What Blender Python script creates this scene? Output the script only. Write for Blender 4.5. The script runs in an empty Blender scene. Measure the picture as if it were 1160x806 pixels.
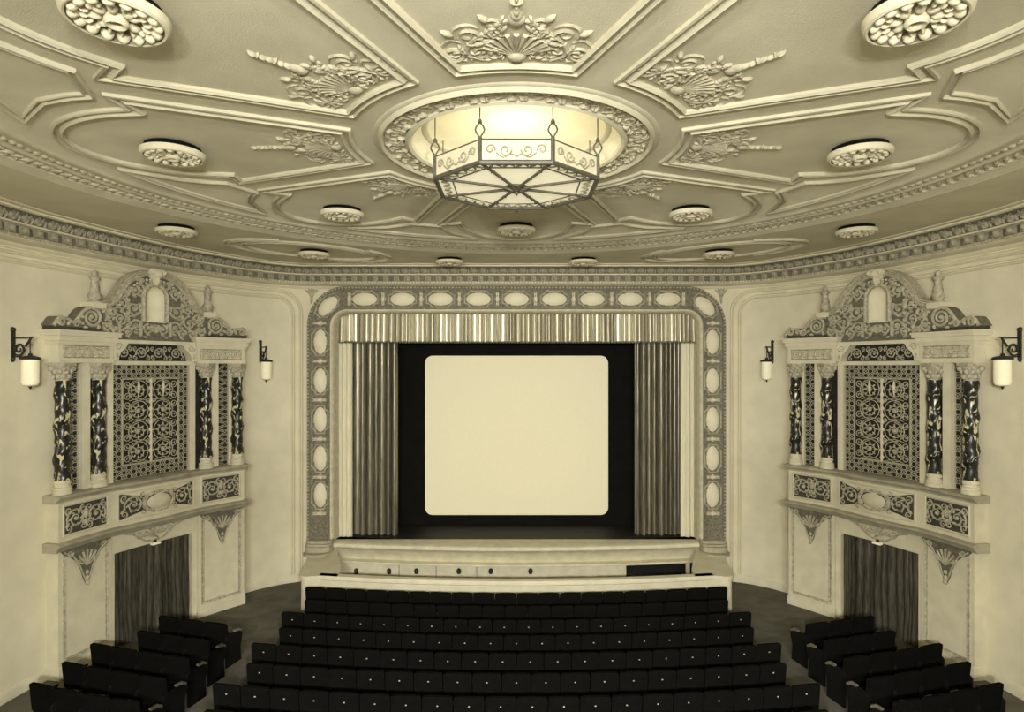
import bpy, bmesh, math, random
from mathutils import Vector, Matrix
from mathutils.geometry import delaunay_2d_cdt
sin, cos, pi, rad = math.sin, math.cos, math.pi, math.radians
random.seed(7)
scn = bpy.context.scene
col = scn.collection

# ------------------------------------------------------------------ camera, world, exposure
EYE = 6.24
cam_d = bpy.data.cameras.new('camera'); cam = bpy.data.objects.new('camera', cam_d); col.objects.link(cam)
cam.location = (0, 0, EYE); cam.rotation_euler = (pi/2, 0, 0)
cam_d.sensor_width = 36; cam_d.lens = 700/1160*36
cam_d.shift_x = -5/1160; cam_d.shift_y = 12/1160
cam_d.clip_end = 200
scn.camera = cam
w = bpy.data.worlds.new('world'); scn.world = w; w.use_nodes = True
w.node_tree.nodes['Background'].inputs[0].default_value = (1, .93, .70, 1)
w.node_tree.nodes['Background'].inputs[1].default_value = 0.0
scn.view_settings.view_transform = 'Standard'; scn.view_settings.look = 'None'
scn.view_settings.gamma = 1; scn.view_settings.use_curve_mapping = False
scn.view_settings.exposure = 0.25
scn.cycles.max_bounces = 8; scn.cycles.diffuse_bounces = 6
scn.cycles.sample_clamp_indirect = 6

REAR_LAMP_W = 1350.0        # each of the house lamps hanging behind the camera
CHAND_E = .40
FILL_W = 4600.0            # each fill lamp added out of view behind the camera
SCONCE_E = .13
LIGHT_TINT = (1.0, .975, .90)

# ------------------------------------------------------------------ materials
def lin(c):
    return tuple(((x/255)/12.92 if x/255 <= .04045 else ((x/255+.055)/1.055)**2.4) for x in c)
MATS = {}; DESAT = .36
def mat(name, rgb, rough=.8, var=.12, vscale=3.0, bump=0.0, bscale=40.0, metallic=0.0, emit=0.0, dark=None, dthr=(.45, .6), dscale=6.0, spec=.3, detail=4.0, stretch=None, emit_rgb=None):
    m = bpy.data.materials.new(name); m.use_nodes = True
    nt = m.node_tree; N = nt.nodes; L = nt.links
    b = N['Principled BSDF']
    b.inputs['Roughness'].default_value = rough; b.inputs['Metallic'].default_value = metallic
    b.inputs['Specular IOR Level'].default_value = spec
    tc = N.new('ShaderNodeTexCoord'); co = tc.outputs['Object']
    if stretch:
        mp = N.new('ShaderNodeMapping'); mp.inputs['Scale'].default_value = stretch
        L.new(co, mp.inputs[0]); co = mp.outputs[0]
    c = lin(rgb); g_ = .3*c[0]+.59*c[1]+.11*c[2]; c = tuple(x+(g_-x)*DESAT for x in c)
    n = N.new('ShaderNodeTexNoise'); n.inputs['Scale'].default_value = vscale; n.inputs['Detail'].default_value = detail
    L.new(co, n.inputs['Vector'])
    r = N.new('ShaderNodeValToRGB')
    r.color_ramp.elements[0].position = .3; r.color_ramp.elements[1].position = .7
    r.color_ramp.elements[0].color = tuple(x*(1-var) for x in c)+(1,)
    r.color_ramp.elements[1].color = tuple(min(1, x*(1+var*.6)) for x in c)+(1,)
    L.new(n.outputs['Fac'], r.inputs[0]); out = r.outputs[0]
    if dark:
        n2 = N.new('ShaderNodeTexNoise'); n2.inputs['Scale'].default_value = dscale; n2.inputs['Detail'].default_value = 5
        n2.inputs['Distortion'].default_value = 1.2
        L.new(co, n2.inputs['Vector'])
        r2 = N.new('ShaderNodeValToRGB'); r2.color_ramp.elements[0].position = dthr[0]; r2.color_ramp.elements[1].position = dthr[1]
        L.new(n2.outputs['Fac'], r2.inputs[0])
        mx = N.new('ShaderNodeMixRGB'); mx.inputs[2].default_value = lin(dark)+(1,)
        L.new(r2.outputs[0], mx.inputs[0]); L.new(out, mx.inputs[1]); out = mx.outputs[0]
    L.new(out, b.inputs['Base Color'])
    if bump:
        n3 = N.new('ShaderNodeTexNoise'); n3.inputs['Scale'].default_value = bscale; n3.inputs['Detail'].default_value = 3
        L.new(co, n3.inputs['Vector'])
        bp = N.new('ShaderNodeBump'); bp.inputs['Strength'].default_value = bump; bp.inputs['Distance'].default_value = .02
        L.new(n3.outputs['Fac'], bp.inputs['Height']); L.new(bp.outputs[0], b.inputs['Normal'])
    if emit:
        b.inputs['Emission Color'].default_value = (emit_rgb or (1, .92, .62))+(1,)
        b.inputs['Emission Strength'].default_value = emit
    MATS[name] = m
    return m
mat('wall_plaster', (222, 211, 166), .9, .07, 2.2, .25, 90)
mat('ceiling_plaster', (208, 199, 158), .9, .10, 1.3, .25, 70)
mat('rear_wall_dark', (70, 66, 52), .95, .3, 3)  # unseen rear wall, made dark to cut light bounced back into the room
mat('recess_shade', (118, 111, 85), .8, .3, 9)  # dark tone put in for the shade inside carved recesses
mat('shaded_gilt', (158, 150, 114), .6, .3, 12, .4, 40)  # gilding, with the shade of the cornice rows darkened into its colour
mat('moulding', (192, 183, 142), .75, .10, 3)
mat('ornament', (182, 172, 132), .7, .3, 9, .3, 40)
mat('carved', (186, 176, 136), .6, .35, 14, .5, 45)
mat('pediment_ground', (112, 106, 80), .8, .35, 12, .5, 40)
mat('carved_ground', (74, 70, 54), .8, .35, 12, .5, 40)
mat('ledge_stone', (172, 163, 126), .8, .2, 4, .2, 60)
mat('stone_pale', (214, 204, 160), .8, .10, 3, .2, 60)
mat('frame_band', (128, 121, 92), .55, .45, 16, .9, 38)
mat('frame_light', (216, 206, 160), .6, .15, 6)
mat('cartouche', (226, 216, 168), .7, .06, 4)
mat('marble', (30, 30, 25), .3, .5, 5, dark=(206, 198, 158), dthr=(.56, .60), dscale=11, spec=.5, stretch=(1, 1, .45))
mat('grille_metal', (178, 168, 126), .45, .25, 14, spec=.5)
mat('dark_void', (24, 24, 20), .9, .2, 5)
mat('grille_void', (44, 42, 34), .9, .3, 5)
mat('satin', (218, 210, 174), .36, .2, 4, metallic=.55, stretch=(9, 9, .4))
mat('pale_drape', (226, 216, 170), .6, .12, 4, stretch=(8, 8, .4))
mat('stage_velvet', (150, 142, 110), .38, .6, 5, metallic=.6, stretch=(6, 6, .25))
mat('door_velvet', (96, 90, 68), .4, .6, 5, metallic=.55, stretch=(5, 5, .5))
mat('black_cloth', (22, 22, 19), .95, .2, 3, spec=.05)
mat('screen_white', (232, 221, 168), .9, .02, 14, emit=.10, emit_rgb=(1, .91, .62), detail=8)  # slight glow added to brighten the sheet, which gives no light itself
mat('seat_black', (19, 19, 16), 1.0, .2, 6, spec=.0)
mat('seat_iron', (19, 19, 16), .8, .3, 8, spec=.1)
mat('end_panel', (110, 104, 82), .6, .3, 6)
mat('brass_plate', (240, 230, 180), .25, .1, 9, metallic=.4)
mat('carpet', (104, 100, 82), .95, .22, 2.5, .4, 160, spec=.05)
mat('stage_wood', (30, 29, 24), .6, .3, 3, stretch=(1, 12, 1))
mat('iron', (40, 38, 32), .5, .3, 10, spec=.4)
mat('lamp_glass', (240, 230, 180), .5, .05, 9, emit=SCONCE_E, emit_rgb=(1, .92, .62))
mat('chandelier_glass', (240, 230, 180), .5, .06, 7, emit=CHAND_E, emit_rgb=(1, .92, .64))
mat('band_glass', (196, 186, 142), .5, .10, 8, emit=.08, emit_rgb=(1, .92, .62))
mat('lead', (84, 78, 56), .5, .4, 12, spec=.4)
mat('painted_scroll', (150, 142, 104), .7, .3, 12)
mat('apron_paint', (212, 202, 158), .8, .12, 4, .2, 30)

# ------------------------------------------------------------------ mesh builder
class MB:
    def __init__(s): s.v = []; s.f = []
    def add(s, vs, fs):
        o = len(s.v); s.v += [tuple(p) for p in vs]; s.f += [tuple(i+o for i in f) for f in fs]; return s
    def box(s, x0, x1, y0, y1, z0, z1, place=None, nx=1):
        place = place or (lambda a, b, c: (a, b, c))
        vs = []; fs = []
        for i in range(nx+1):
            x = x0+(x1-x0)*i/nx
            vs += [place(x, y0, z0), place(x, y1, z0), place(x, y1, z1), place(x, y0, z1)]
        for i in range(nx):
            a = 4*i; b = a+4
            for k in range(4): fs.append((a+k, b+k, b+(k+1) % 4, a+(k+1) % 4))
        fs += [(0, 1, 2, 3), (4*nx+3, 4*nx+2, 4*nx+1, 4*nx)]
        return s.add(vs, fs)
    def tube(s, pts, r, sides=6, closed=False, cap=True, flat=1.0):
        P = [Vector(p) for p in pts]; n = len(P)
        if n < 2: return s
        rr = r if isinstance(r, (list, tuple)) else [r]*n
        T = []
        for i in range(n):
            a = P[(i-1) % n] if (closed or i > 0) else P[0]; b = P[(i+1) % n] if (closed or i < n-1) else P[-1]
            t = (b-a); t = t.normalized() if t.length > 1e-9 else Vector((0, 0, 1)); T.append(t)
        u = T[0].orthogonal().normalized(); vs = []; fs = []
        for i in range(n):
            u = (u - T[i]*u.dot(T[i])); u = u.normalized() if u.length > 1e-6 else T[i].orthogonal().normalized()
            w2 = T[i].cross(u)
            for k in range(sides):
                a = 2*pi*k/sides; vs.append(P[i]+(u*cos(a)+w2*sin(a)*flat)*rr[i])
        for i in range(n if closed else n-1):
            for k in range(sides):
                a = i*sides+k; b = i*sides+(k+1) % sides; c = ((i+1) % n)*sides
                fs.append((a, b, c+(k+1) % sides, c+k))
        if cap and not closed: fs += [tuple(range(sides))[::-1], tuple(range((n-1)*sides, n*sides))]
        return s.add(vs, fs)
    def lathe(s, prof, segs=24, c=(0, 0, 0), a0=0, a1=2*pi, wob=None):
        full = abs(a1-a0-2*pi) < 1e-6; vs = []; fs = []; m = len(prof); n = segs if full else segs+1
        for i in range(n):
            a = a0+(a1-a0)*i/segs
            for (r, z) in prof:
                q = r*(wob(a, z) if wob else 1); vs.append((c[0]+q*cos(a), c[1]+q*sin(a), c[2]+z))
        for i in range(segs):
            for j in range(m-1):
                a = i*m+j; b = ((i+1) % n)*m+j; fs.append((a, b, b+1, a+1))
        return s.add(vs, fs)
    def sweep(s, path, prof, place, closed=False, cap=True):
        n = len(path); rows = [offset_path(path, o, closed) for (o, h) in prof]; m = len(prof); vs = []; fs = []
        for i in range(n):
            for j in range(m): vs.append(place(rows[j][i][0], rows[j][i][1], prof[j][1]))
        for i in range(n if closed else n-1):
            for j in range(m-1):
                a = i*m+j; b = ((i+1) % n)*m+j; fs.append((a, b, b+1, a+1))
        if cap and not closed: fs += [tuple(range(m)), tuple(range((n-1)*m, n*m))[::-1]]
        return s.add(vs, fs)
    def plate(s, outer, holes, h0, h1, place, grid=0.0):
        """flat cut-out with thickness; place(x, y, h)"""
        vs2 = []; ed = []; loops = [outer]+list(holes)
        for lp in loops:
            o = len(vs2); vs2 += [Vector(p) for p in lp]; ed += [(o+i, o+(i+1) % len(lp)) for i in range(len(lp))]
        def ins(p):
            r = False
            for lp in loops:
                k = len(lp)-1
                for i in range(len(lp)):
                    a, b = lp[i], lp[k]; k = i
                    if (a[1] > p[1]) != (b[1] > p[1]) and p[0] < (b[0]-a[0])*(p[1]-a[1])/(b[1]-a[1])+a[0]: r = not r
            return r
        if grid:
            xs = [p[0] for p in outer]; ys = [p[1] for p in outer]
            x = min(xs)+grid
            while x < max(xs):
                y = min(ys)+grid
                while y < max(ys):
                    if ins((x, y)): vs2.append(Vector((x, y)))
                    y += grid
                x += grid
        V, E, F, *_ = delaunay_2d_cdt(vs2, ed, [], 0, 1e-5)
        tri = [f for f in F if ins(((V[f[0]][0]+V[f[1]][0]+V[f[2]][0])/3, (V[f[0]][1]+V[f[1]][1]+V[f[2]][1])/3))]
        n = len(V)
        vs = [place(p[0], p[1], h1) for p in V]+[place(p[0], p[1], h0) for p in V]
        fs = [tuple(f) for f in tri]+[tuple(i+n for i in f[::-1]) for f in tri]
        cnt = {}
        for f in tri:
            for i in range(3):
                e = (f[i], f[(i+1) % 3]); cnt[e] = cnt.get(e, 0)+1
        for e in cnt:
            if (e[1], e[0]) not in cnt: fs.append((e[0], e[0]+n, e[1]+n, e[1]))
        return s.add(vs, fs)
    def dome(s, cx, cy, rx, ry, ang, h, place, segs=10):
        vs = []; fs = []; ca, sa = cos(ang), sin(ang)
        for (q, hh) in ((1, 0), (.75, .66), (.4, .93)):
            for i in range(segs):
                a = 2*pi*i/segs; x = rx*q*cos(a); y = ry*q*sin(a); vs.append(place(cx+x*ca-y*sa, cy+x*sa+y*ca, h*hh))
        vs.append(place(cx, cy, h))
        for k in range(2):
            for i in range(segs): fs.append((k*segs+i, k*segs+(i+1) % segs, (k+1)*segs+(i+1) % segs, (k+1)*segs+i))
        for i in range(segs): fs.append((2*segs+i, 2*segs+(i+1) % segs, 3*segs))
        return s.add(vs, fs)
    def curve(s, pts, r0, r1, place, sides=5, h=0.0):
        n = len(pts); return s.tube([place(p[0], p[1], h) for p in pts], [r0+(r1-r0)*i/max(1, n-1) for i in range(n)], sides)
    def build(s, name, material, parent=None, smooth=True, ang=.7, origin=None):
        base = Vector((0, 0, 0))
        if parent is not None: base = Vector(WL[parent.name])
        elif origin is not None: base = Vector(origin)
        elif s.v:
            xs, ys, zs = zip(*s.v); base = Vector(((min(xs)+max(xs))/2, (min(ys)+max(ys))/2, min(zs)))
        me = bpy.data.meshes.new(name)
        me.from_pydata([(p[0]-base.x, p[1]-base.y, p[2]-base.z) for p in s.v], [], s.f)
        bm = bmesh.new(); bm.from_mesh(me); bmesh.ops.remove_doubles(bm, verts=bm.verts, dist=1e-5)
        bmesh.ops.recalc_face_normals(bm, faces=bm.faces); bm.to_mesh(me); bm.free()
        if smooth:
            me.polygons.foreach_set('use_smooth', [True]*len(me.polygons)); me.set_sharp_from_angle(angle=ang)
        me.materials.append(MATS[material])
        o = bpy.data.objects.new(name, me); col.objects.link(o)
        if parent is not None: o.parent = parent
        else: o.location = base
        WL[o.name] = tuple(base)
        return o
WL = {}
def offset_path(P, o, closed):
    n = len(P); R = []
    for i in range(n):
        def nrm(a, b):
            dx, dy = b[0]-a[0], b[1]-a[1]; l = math.hypot(dx, dy) or 1e-9; return (-dy/l, dx/l)
        if closed or 0 < i < n-1:
            n0 = nrm(P[i-1], P[i]); n1 = nrm(P[i], P[(i+1) % n])
        elif i == 0: n0 = n1 = nrm(P[0], P[1])
        else: n0 = n1 = nrm(P[-2], P[-1])
        mx, my = n0[0]+n1[0], n0[1]+n1[1]; l = math.hypot(mx, my)
        if l < 1e-6: mx, my = n0; l = 1
        mx /= l; my /= l; k = o/max(.45, mx*n0[0]+my*n0[1])
        R.append((P[i][0]+mx*k, P[i][1]+my*k))
    return R
def tag(o, label=None, cat=None, group=None, kind=None):
    if label: o['label'] = label
    if cat: o['category'] = cat
    if group: o['group'] = group
    if kind: o['kind'] = kind
    return o
def empty(name, loc=(0, 0, 0), label=None, cat=None, group=None, kind=None):
    o = bpy.data.objects.new(name, None); col.objects.link(o); o.location = loc; o.empty_display_size = .2
    WL[o.name] = tuple(loc)
    return tag(o, label, cat, group, kind)
def copy_tree(o, parent=None):
    c = o.copy(); col.objects.link(c)
    if parent is not None: c.parent = parent
    for ch in list(o.children): copy_tree(ch, c)
    return c
def child_copy(proto, parent, loc, rot=(0, 0, 0), scale=(1, 1, 1)):
    c = proto.copy(); col.objects.link(c); c.parent = parent
    b = WL[parent.name]; c.location = (loc[0]-b[0], loc[1]-b[1], loc[2]-b[2]); c.rotation_euler = rot; c.scale = scale
    return c
def spiral(cx, cy, r0, r1, a0, turns, n=16):
    """from radius r0 at angle a0 (deg) inwards/outwards to r1"""
    return [(cx+(r0+(r1-r0)*t)*cos(rad(a0)+2*pi*turns*t), cy+(r0+(r1-r0)*t)*sin(rad(a0)+2*pi*turns*t)) for t in [i/n for i in range(n+1)]]
def arc(cx, cy, r, a0, a1, n=12, ry=None):
    ry = ry or r
    return [(cx+r*cos(rad(a0+(a1-a0)*i/n)), cy+ry*sin(rad(a0+(a1-a0)*i/n))) for i in range(n+1)]
def catmull(P, k=8):
    Q = [P[0]]+list(P)+[P[-1]]; R = []
    for i in range(1, len(Q)-2):
        a, b, c, d = Q[i-1], Q[i], Q[i+1], Q[i+2]
        for j in range(k):
            t = j/k
            R.append(tuple(.5*(2*b[q]+(c[q]-a[q])*t+(2*a[q]-5*b[q]+4*c[q]-d[q])*t*t+(3*b[q]-a[q]-3*c[q]+d[q])*t**3) for q in range(len(b))))
    R.append(tuple(P[-1])); return R
ORD = ['first', 'second', 'third', 'fourth', 'fifth', 'sixth', 'seventh', 'eighth', 'ninth', 'tenth']
def mirx(P): return [(-x, y) for (x, y) in P]
def along(path, pitch, start=0.0):
    """points and headings every pitch along a polyline"""
    R = []; d = start; acc = 0
    for a, b in zip(path, path[1:]):
        l = math.hypot(b[0]-a[0], b[1]-a[1])
        while d <= acc+l:
            t = (d-acc)/l; R.append((a[0]+(b[0]-a[0])*t, a[1]+(b[1]-a[1])*t, math.atan2(b[1]-a[1], b[0]-a[0]))); d += pitch
        acc += l
    return R

# ------------------------------------------------------------------ room plan
YP = 18.05
left_cp = [(-9.55, -6.0), (-9.55, 2.0), (-9.55, 7.5), (-9.55, 11.0), (-9.385, 12.3), (-8.95, 14.12), (-8.44, 15.5), (-7.55, 17.0), (-6.85, 17.7), (-6.12, YP)]
WALL = catmull(left_cp, 8)                       # left wall, back to front
ROOM = WALL+[(x, YP) for x in (-3, 0, 3)]+mirx(WALL)[::-1]
CZ = EYE+3.0                                     # ceiling field
SOF = 9.12                                       # soffit round the dome
DC = (0.0, 8.42)                                 # centre of the round ceiling

# floor
f = MB(); f.plate(ROOM, [], -.1, 0, lambda x, y, h: (x, y, h)); f.box(-6.1, 6.1, 17.9, 22.2, -.1, 0)
tag(f.build('floor', 'carpet', smooth=False, origin=(0, 0, 0)), 'dark carpeted auditorium floor between the seat blocks', kind='structure')
# walls
for sg, nm in ((-1, 'left'), (1, 'right')):
    path = WALL if sg < 0 else mirx(WALL)
    m = MB(); out = 1 if sg < 0 else -1
    m.sweep(path, [(0, 0), (0, 8.9), (out*.2, 8.9), (out*.2, 0)], lambda x, y, h: (x, y, h))
    wl = tag(m.build('wall_'+nm, 'wall_plaster', origin=(0, 0, 0)), 'pale curved plaster side wall, %s of the stage' % nm, kind='structure')
    m = MB(); m.sweep(path, [(0, 0), (-out*.045, 0), (-out*.045, .17), (-out*.02, .22), (0, .22)], lambda x, y, h: (x, y, h))
    tag(m.build('baseboard_'+nm, 'stone_pale', origin=(0, 0, 0)), 'pale baseboard along the %s wall' % nm, kind='structure')
    # panel mouldings applied to the wall: run under the cornice then turn down beside the proscenium
    lens = [0]
    for a, b in zip(WALL, WALL[1:]): lens.append(lens[-1]+math.hypot(b[0]-a[0], b[1]-a[1]))
    TOT = lens[-1]
    def wplace(s, z, h, sg=sg, lens=lens):
        s = max(0, min(lens[-1]-1e-4, s)); i = 0
        while lens[i+1] < s: i += 1
        a, b = WALL[i], WALL[i+1]; t = (s-lens[i])/(lens[i+1]-lens[i]); dx, dy = (b[0]-a[0]), (b[1]-a[1]); l = math.hypot(dx, dy)
        x = a[0]+dx*t+dy/l*h; y = a[1]+dy*t-dx/l*h
        return (x if sg < 0 else -x, y, z)
    for (zt, se, r) in ((8.42, TOT-.16, .62), (8.24, TOT-.38, .5)):
        p = [(14+.35*i, zt) for i in range(60) if 14+.35*i < se-r]+arc(se-r, zt-r, r, 90, 0, 8)+[(se, zt-r-1.5), (se, 4), (se, 2), (se, .24)]
        m = MB(); m.sweep(p, [(-.055, 0), (-.05, .04), (-.02, .065), (.0, .03), (.03, .05), (.055, 0)], wplace, cap=False)
        m.build('panel_moulding', 'wall_plaster', wl)
m = MB()
op = [(-5.34, 0), (-5.34, 7.45)]+arc(-4.92, 7.44, .42, 180, 90, 6)+arc(4.92, 7.44, .42, 90, 0, 6)+[(5.34, 7.45), (5.34, 0)]
m.plate([(-6.2, 0)]+op+[(6.2, 0), (6.2, 8.9), (-6.2, 8.9)], [], 0, .3, lambda x, z, h: (x, YP+h, z))
wf = tag(m.build('wall_front', 'wall_plaster', origin=(0, YP, 0)), 'pale plaster wall round the proscenium opening', kind='structure')
for sg in (-1, 1):      # small carved leaf where wall panel, frame and cornice meet
    m = MB(); pl = lambda x, z, h, sg=sg: (sg*x, YP-.01-h, z)
    for a in (40, 65, 90, 115, 140): m.dome(5.98+.12*cos(rad(a)), 8.33+.12*sin(rad(a)), .12, .035, rad(a), .04, pl)
    m.dome(5.98, 8.2, .04, .14, 0, .05, pl); m.dome(5.98, 8.33, .07, .07, 0, .06, pl)
    m.build('corner_leaf', 'ornament', wf)
m = MB(); m.box(-9.8, 9.8, -6.2, -6.0, 0, 9.2)
tag(m.build('wall_back', 'rear_wall_dark', smooth=False), 'plain rear wall of the auditorium behind the viewer', kind='structure')
m = MB()
m.box(-6.3, -6.1, 18.35, 22.3, 0, 9); m.box(6.1, 6.3, 18.35, 22.3, 0, 9); m.box(-6.3, 6.3, 22.2, 22.4, 0, 9); m.box(-6.3, 6.3, 18.35, 22.4, 9, 9.2)
m.box(-6.2, 6.2, 18.35, 18.45, 8.0, 9.0)
tag(m.build('wall_stage', 'black_cloth', smooth=False), 'black stage house walls behind the curtains', kind='structure')

# ------------------------------------------------------------------ ceiling
m = MB()
R1, R2 = 6.45, 7.29
prof = [(.0, .36), (.02, .36), (.6, .34), (1.05, .27), (1.3, .16), (1.40, .05), (1.42, 0), (1.60, 0), (2.0, 0), (4, 0), (R1-.05, 0), (R1, -.03), (R1+.06, -.05), (R1+.10, -.035),
        (R1+.30, -.045), (R1+.33, -.07), (R1+.40, -.07), (R1+.43, -.045), (R1+.66, -.055), (R1+.68, -.08), (R2-.06, -.085), (R2, -.115), (R2+.05, -.115), (R2+.06, SOF-CZ)]
m.lathe(prof, 128, (DC[0], DC[1], CZ))
hole = [(DC[0]+(R2+.06)*cos(2*pi*i/128), DC[1]+(R2+.06)*sin(2*pi*i/128)) for i in range(128)]
m.plate([(-9.9, -6.1), (-9.9, 18.2), (9.9, 18.2), (9.9, -6.1)], [hole], .15, 0, lambda x, y, h: (x, y, SOF+h))
ceil = tag(m.build('ceiling', 'ceiling_plaster', origin=(0, 0, 0)), 'round plaster ceiling with eight radial panels round a central medallion', kind='structure')
MP = [(-.075, 0), (-.075, .03), (-.05, .055), (-.03, .03), (-.015, .012), (.03, .012), (.045, .045), (.07, .035), (.075, 0)]
def cplace(phi, z0):
    c, s = cos(phi), sin(phi)
    return lambda a, b, h: (DC[0]+a*c-b*s, DC[1]+a*s+b*c, z0-h)
ident = cplace(0, 0)
def pol(r, t): return (r*cos(rad(t)), r*sin(rad(t)))
pan = [pol(2.25, -15.3+30.6*i/8) for i in range(9)]+[pol(4.72, 19.2), pol(4.6, 15.2)]
pan += [(4.46+1.56*sin(rad(t)), 1.2*cos(rad(t))) for t in range(8, 173, 7)]+[pol(4.6, -15.2), pol(4.72, -19.2)]
pm = MB(); pm.sweep(pan, MP, cplace(0, CZ), closed=True)
p0 = pm.build('panel_moulding', 'moulding', ceil)
sp = [pol(6.02, -13.2+26.4*i/12) for i in range(13)]+[pol(5.55, 7.2), pol(5.2, 4.6), pol(5.0, 3.4), pol(4.98, -3.4), pol(5.2, -4.6), pol(5.55, -7.2)]
sm = MB(); sm.sweep(sp, [(o*.7, h*.9) for (o, h) in MP], cplace(0, CZ), closed=True)
s0 = sm.build('spandrel_moulding', 'moulding', ceil)
# shell and scroll ornament (local a outwards from the centre, b across)
om = MB(); op_ = cplace(0, CZ)
P2 = lambda a, b: (a, b)
for i in range(11):
    t = rad(-62+124*i/10); l = .34+.05*cos(t)
    om.curve([(2.47+.07*cos(t), .07*sin(t)), (2.47+l*.6*cos(t), l*.6*sin(t)), (2.47+l*cos(t), l*sin(t))], .012, .03, op_, 5, .01)
om.dome(2.46, 0, .09, .11, 0, .05, op_)
for s in (-1, 1):
    F = lambda pts, s=s: [(a, s*b) for (a, b) in pts]
    om.curve(F(spiral(2.52, .30, .14, .02, -90, 1.4, 20)), .03, .018, op_)
    om.curve(F(catmull([(2.40, .32), (2.5, .47), (2.72, .42), (2.9, .25), (3.05, .10), (3.12, .0)], 5)), .028, .022, op_)
    om.curve(F(spiral(2.50, .60, .12, .02, 180, 1.3, 18)), .03, .016, op_)
    om.curve(F(catmull([(2.38, .48), (2.42, .66), (2.58, .72), (2.74, .62), (2.70, .52)], 5)), .026, .014, op_)
    om.curve(F(spiral(2.83, .44, .10, .02, -120, 1.3, 18)), .026, .014, op_)
    om.curve(F(catmull([(2.78, .56), (2.93, .56), (3.0, .44), (2.95, .34)], 4)), .024, .012, op_)
    om.curve(F(spiral(3.02, .22, .075, .015, -100, 1.2, 14)), .022, .012, op_)
    for (a, b, t, l) in ((2.63, .74, 40, .09), (2.86, .62, 60, .08), (3.1, .29, 45, .07), (2.45, .76, 20, .07), (2.7, .34, 120, .09), (2.95, .12, 150, .08), (2.6, .2, 60, .07)):
        om.dome(a, s*b, l, .035, s*rad(t), .035, op_, 8)
rg = random.Random(11)
for i in range(60):
    a = rg.uniform(2.40, 3.1); bmax = .74*(3.2-a)/.8; b = rg.uniform(.12, max(.13, min(.72, bmax))); t = rg.uniform(0, 3.1)
    for s in (-1, 1): om.dome(a, s*b, .05, .022, s*t, .03, op_, 6)
for (a, r, q) in ((3.08, .09, .09), (3.14, .08, .06), (3.21, .06, .035), (3.29, .045, .024), (3.35, .025, .06), (3.40, .05, .02), (3.47, .05, .013), (3.52, .018, .035), (3.57, .05, .009)):
    om.dome(a, 0, r, q, 0, .045, op_, 8)
o0 = om.build('plaster_ornament', 'ornament', ceil)
def rot_copy(proto, phi):
    c = proto.copy(); col.objects.link(c)
    c.rotation_euler = (0, 0, phi)
    c.location = (DC[0]-(DC[0]*cos(phi)-DC[1]*sin(phi)), DC[1]-(DC[0]*sin(phi)+DC[1]*cos(phi)), 0)
    return c
for k in range(1, 8):
    for pr in (p0, s0, o0): rot_copy(pr, rad(45*k))
for (pr, e) in ((s0, 22.5),):
    for o in [q for q in ceil.children if q.name.startswith('spandrel')]:
        phi = o.rotation_euler.z+rad(22.5); o.rotation_euler = (0, 0, phi)
        o.location = (DC[0]-(DC[0]*cos(phi)-DC[1]*sin(phi)), DC[1]-(DC[0]*sin(phi)+DC[1]*cos(phi)), 0)
# medallion rings round the chandelier
m = MB(); m.lathe([(1.775, 0), (1.78, -.04), (1.81, -.065), (1.835, -.04), (1.85, -.02), (1.90, -.015), (1.915, 0)], 96, (DC[0], DC[1], CZ))
m.lathe([(1.40, .02), (1.41, -.03), (1.45, -.05), (1.49, -.03), (1.50, 0)], 96, (DC[0], DC[1], CZ))
m.lathe([(1.18, .22), (1.20, .18), (1.25, .16), (1.29, .17), (1.30, .2)], 96, (DC[0], DC[1], CZ))
m.build('medallion_ring', 'moulding', ceil)
m = MB(); pl = cplace(0, CZ)
for k in range(44):
    t = 360*k/44; c = pol(1.63, t)
    m.curve([(c[0]+x, c[1]+y) for (x, y) in spiral(0, 0, .10, .015, t+180, 1.5 if k % 2 else -1.5, 14)], .022, .012, pl)
    for q in (-3, 0, 3, 6):
        d = pol(1.63+(.09 if (k*2+q) % 4 < 2 else -.09), t+4+q*.5); m.dome(d[0], d[1], .055, .028, rad(t+4+q*18), .045, pl, 8)
tag(m.build('medallion_leafwork', 'ornament', ceil), kind='stuff')
m = MB()
for k in range(300):
    d = pol(R1+.20, 1.2*k); m.dome(d[0], d[1], .065, .045, rad(1.2*k+90), .035, cplace(0, CZ-.04), 6)
tag(m.build('bead_band', 'ornament', ceil), kind='stuff')
m = MB()
for k in range(260):
    t = 360*k/260; d = pol(R1+.50, t); e = pol(R1+.60, t+.5)
    m.dome(d[0], d[1], .10, .04, rad(t+50), .045, cplace(0, CZ-.05), 6); m.dome(e[0], e[1], .07, .03, rad(t-30), .04, cplace(0, CZ-.05), 6)
tag(m.build('leaf_band', 'carved', ceil), kind='stuff')
# soffit panels
sopl = lambda x, y, h: (x, y, SOF-h)
SP = [(o*.8, h) for (o, h) in MP]
for sg in (-1, 1):
    ph = rad(90-sg*36); cx, cy = DC[0]+8.55*cos(ph), DC[1]+8.55*sin(ph); tx, ty = -sin(ph), cos(ph); nx, ny = cos(ph), sin(ph)
    p = [(cx+tx*1.62*cos(rad(a))+nx*.88*sin(rad(a)), cy+ty*1.62*cos(rad(a))+ny*.88*sin(rad(a))) for a in range(0, 360, 8)]
    m = MB(); m.sweep(p, SP, sopl, closed=True); m.build('soffit_moulding', 'moulding', ceil)
    m = MB()
    for s2 in (-1, 1):
        p = [(cx+tx*s2*2.0*cos(rad(a))+nx*1.0*sin(rad(a)), cy+ty*s2*2.0*cos(rad(a))+ny*1.0*sin(rad(a))) for a in range(-58, 75, 6)]
        m.sweep(p, SP, sopl)
    m.build('soffit_end_moulding', 'moulding', ceil)

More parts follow.
